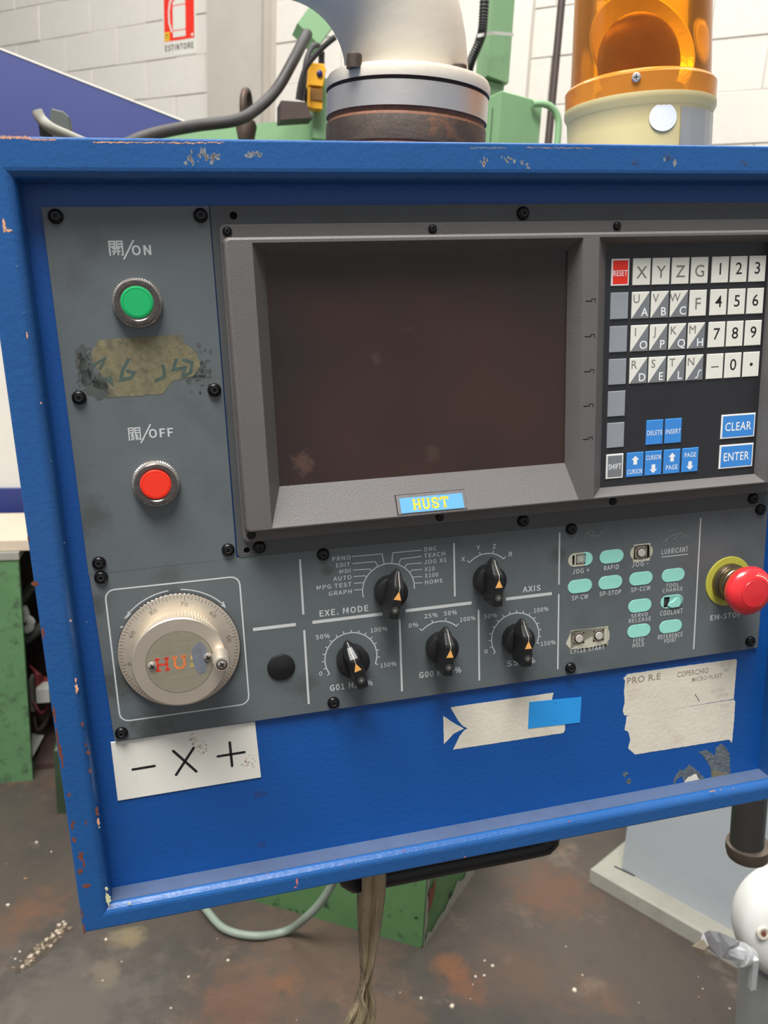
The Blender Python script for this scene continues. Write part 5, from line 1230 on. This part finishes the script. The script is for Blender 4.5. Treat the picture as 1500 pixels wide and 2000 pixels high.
m_.f = [f for f in m_.f if len(f) == 4]; m_.m = m_.m[:len(m_.f)]; m_.s = m_.s[:len(m_.f)]
m_.build('amber_dome', AMBER, bcn, MMK, label='translucent amber dome')
# domed back of the rotating reflector
rc = bv(98, 10); Rr = BR * .80
m_ = MB(); prof = [(Rr * t, -26 + 26 * t * t) for t in (0.02, .25, .45, .65, .82, .93, 1)]
TR = Matrix.Translation((5, 4, rc + 7)) @ Matrix.Rotation(radians(72), 4, 'X')
m_.lathe(prof + [(Rr * 1.03, 0), (Rr * 1.03, -2)], 56, T=TR); m_.f.pop(); m_.m.pop(); m_.s.pop()
m_.build('reflector', REFL, bcn, MMK, label='gold dish reflector')
m_ = MB(); rs_ = Rr * .80; m_.lathe([(rs_ * sin(t), 12 * cos(t)) for t in [pi / 2 - .001 - (pi / 2 - .02) * i / 9 for i in range(10)]], 48, 0, Matrix.Translation((-8, -12, rc - Rr * .22)) @ Matrix.Rotation(radians(94), 4, 'X')); m_.build('lens_hood', mat('brown_gold_hood', (176, 128, 60), .35, metal=.3, var=.15, vscale=60), bcn, MMK)
m_ = MB(); m_.lathe([(BR * .62, hb), (BR * .62, hb + 12), (BR * .45, hb + 16), (9, hb + 18), (9, rc - Rr * .5)], 36); m_.build('lamp_carrier', BLACK, bcn, MMK)
# white dot sticker and silver label wrapped on the base
def wrap(poly, r, lift, mb, mi=0):             # poly in (angle deg, z)
    mb.add([((r + lift) * sin(radians(a)), -(r + lift) * cos(radians(a)), z) for a, z in poly], [tuple(range(len(poly)))], mi)
def bang(px, py):                              # photo point on the base wall -> (angle, height)
    for it in range(1): pass
    u, v = ray_p(px, py); best = None
    lo, hi = -89.0, 89.0
    for i in range(60):
        a = (lo + hi) / 2; x = bxc + BR * sin(radians(a)); z = bh0 + BR * cos(radians(a))
        if x < u * (D - z): lo = a
        else: hi = a
    z = bh0 + BR * cos(radians(a)); return a, v * (D - z) - 105.0
# screw and its lug
sa_ = P(1243, 151, bh0 + BR)
ang = 0
m_ = MB(); as_, z_s = bang(1243, 153); TSs = Matrix.Rotation(radians(as_), 4, 'Z') @ Matrix.Translation((0, -BR * 1.05, z_s)) @ Matrix.Rotation(pi / 2, 4, 'X')
m_.lathe([(3.1, -1), (3.1, .8), (2.4, 1.4), (0, 1.5)], 24, 0, TSs); m_.line([(-1.8, 0), (1.8, 0)], .6, 1.6, 1, T=TSs); m_.line([(0, -1.8), (0, 1.8)], .6, 1.6, 1, T=TSs); m_.build('screw', [ALU, SOCK], bcn, MMK)
a0, z0_ = bang(1295, 229); m_ = MB()
ring_ = [(a0 + 10.6 * cos(t), z0_ + 9.3 * sin(t) * (1 - .12 * (abs(t - pi / 2) < .3))) for t in [2 * pi * i / 28 for i in range(28)]]
cyl_ = lambda a, z: ((BR * 1.004 + .5) * sin(radians(a)), -(BR * 1.004 + .5) * cos(radians(a)), z)
m_.loft([[cyl_(a0 + (a - a0) * k, z0_ + (z - z0_) * k) for a, z in ring_] for k in (.02, .35, .7, 1)], 0, False); m_.build('dot_sticker', mat('sticker_white', (226, 230, 236), .5), bcn, MMK, label='plain white round sticker')
a1, z1_ = bang(1330, 199); a2, _ = bang(1361, 205); m_ = MB()
n = 8
m_.loft([[((BR * 1.005 + .5) * sin(radians(a)), -(BR * 1.005 + .5) * cos(radians(a)), 1), ((BR * 1.005 + .5) * sin(radians(a)), -(BR * 1.005 + .5) * cos(radians(a)), z1_ - 3)] for a in [a1 + (75 - a1) * i / n for i in range(n + 1)]], 0, False, closed=False)
m_.build('silver_label', SILVERL, bcn, MMK, label='silver rating label')

# ================================================================ SUPPORT ARM
fh = -110.0
fc = P(790, 240, fh); fcw = PM @ Vector((fc[0] * MMK, 105.0 * MMK, fh * MMK))
rL = W(640, 220, fcw.y); rRr = W(942, 235, fcw.y); FR = (rRr - rL).length / 2
axx = (rL.x + rRr.x) / 2
def fz(py, r=FR): return W(789, py, fcw.y - r).z
arm = empty('support_arm', (axx, fcw.y, fz(278)), 'off-white curved pipe arm bolted to the console top through a flange', 'support arm')
base_z = fz(278)
def rel(py): return fz(py) - base_z
print('arm', FR, rel(213), rel(152), rel(115), fcw)
z_r, z_a, z_w = rel(213), rel(151), rel(114)
m_ = MB(); m_.lathe([(FR * 1.0, -.008), (FR * 1.0, .001), (FR * .985, .0015), (FR * .985, .0025), (FR * 1.0, .003), (FR * 1.0, z_r - .002), (FR * .985, z_r)], 72, mis=[0, 1, 1, 1, 0, 1, 1]); m_.build('steel_ring', [RUSTD, RUSTE], arm, label='dark rusty steel ring')
m_ = MB(); m_.lathe([(FR * .97, z_r), (FR * .97, z_r + .003), (FR * 1.0, z_r + .0035), (FR * 1.0, z_a), (FR * .97, z_a + .0005)], 96, mis=[1, 1, 0, 0, 0]); m_.build('aluminium_ring', [ALU, RUSTE], arm, label='bare aluminium ring')
m_ = MB(); m_.lathe([(FR * .97, z_a), (FR * .97, z_a + .002), (FR * 1.01, z_a + .0025), (FR * 1.015, z_w - .003), (FR * .99, z_w), (FR * .3, z_w)], 96, mis=[1, 1, 0, 0, 0, 0]); m_.build('flange', [OFFW, BROWNM], arm, label='off-white painted flange')
wl_, wr_ = W(677, 108, fcw.y), W(908, 118, fcw.y); PR = (wr_ - wl_).length / 2; pcx = (wl_.x + wr_.x) / 2 - axx
m_ = MB(); path = [Vector((pcx, 0, z_w - .004)), Vector((pcx + .001, 0, z_w + .006))]
RB = PR * 1.95
for i in range(1, 15):
    t = pi / 2 * i / 14; path.append(Vector((pcx - RB + RB * cos(t), 0, z_w + .004 + RB * sin(t))))
path += [path[-1] + Vector((-.25, 0, 0.0)), path[-1] + Vector((-.6, 0, .0))]
m_.tube(path, PR, 64, rs=[PR * 1.0] * 2 + [PR] * (len(path) - 2)); m_.build('elbow_pipe', OFFW, arm)
for px, py in ((692, 118), (897, 128)):
    c_ = W(px, py, fcw.y - FR * (.62 if px < 800 else .70)); m_ = MB(); m_.lathe([(.0054, z_w - .004), (.0054, z_w + .0045), (.0045, z_w + .0055), (0, z_w + .0055)], 20, T=Matrix.Translation((c_.x - axx, c_.y - fcw.y, 0))); m_.build('bolt', RUSTD, arm, label='rusty socket bolt')
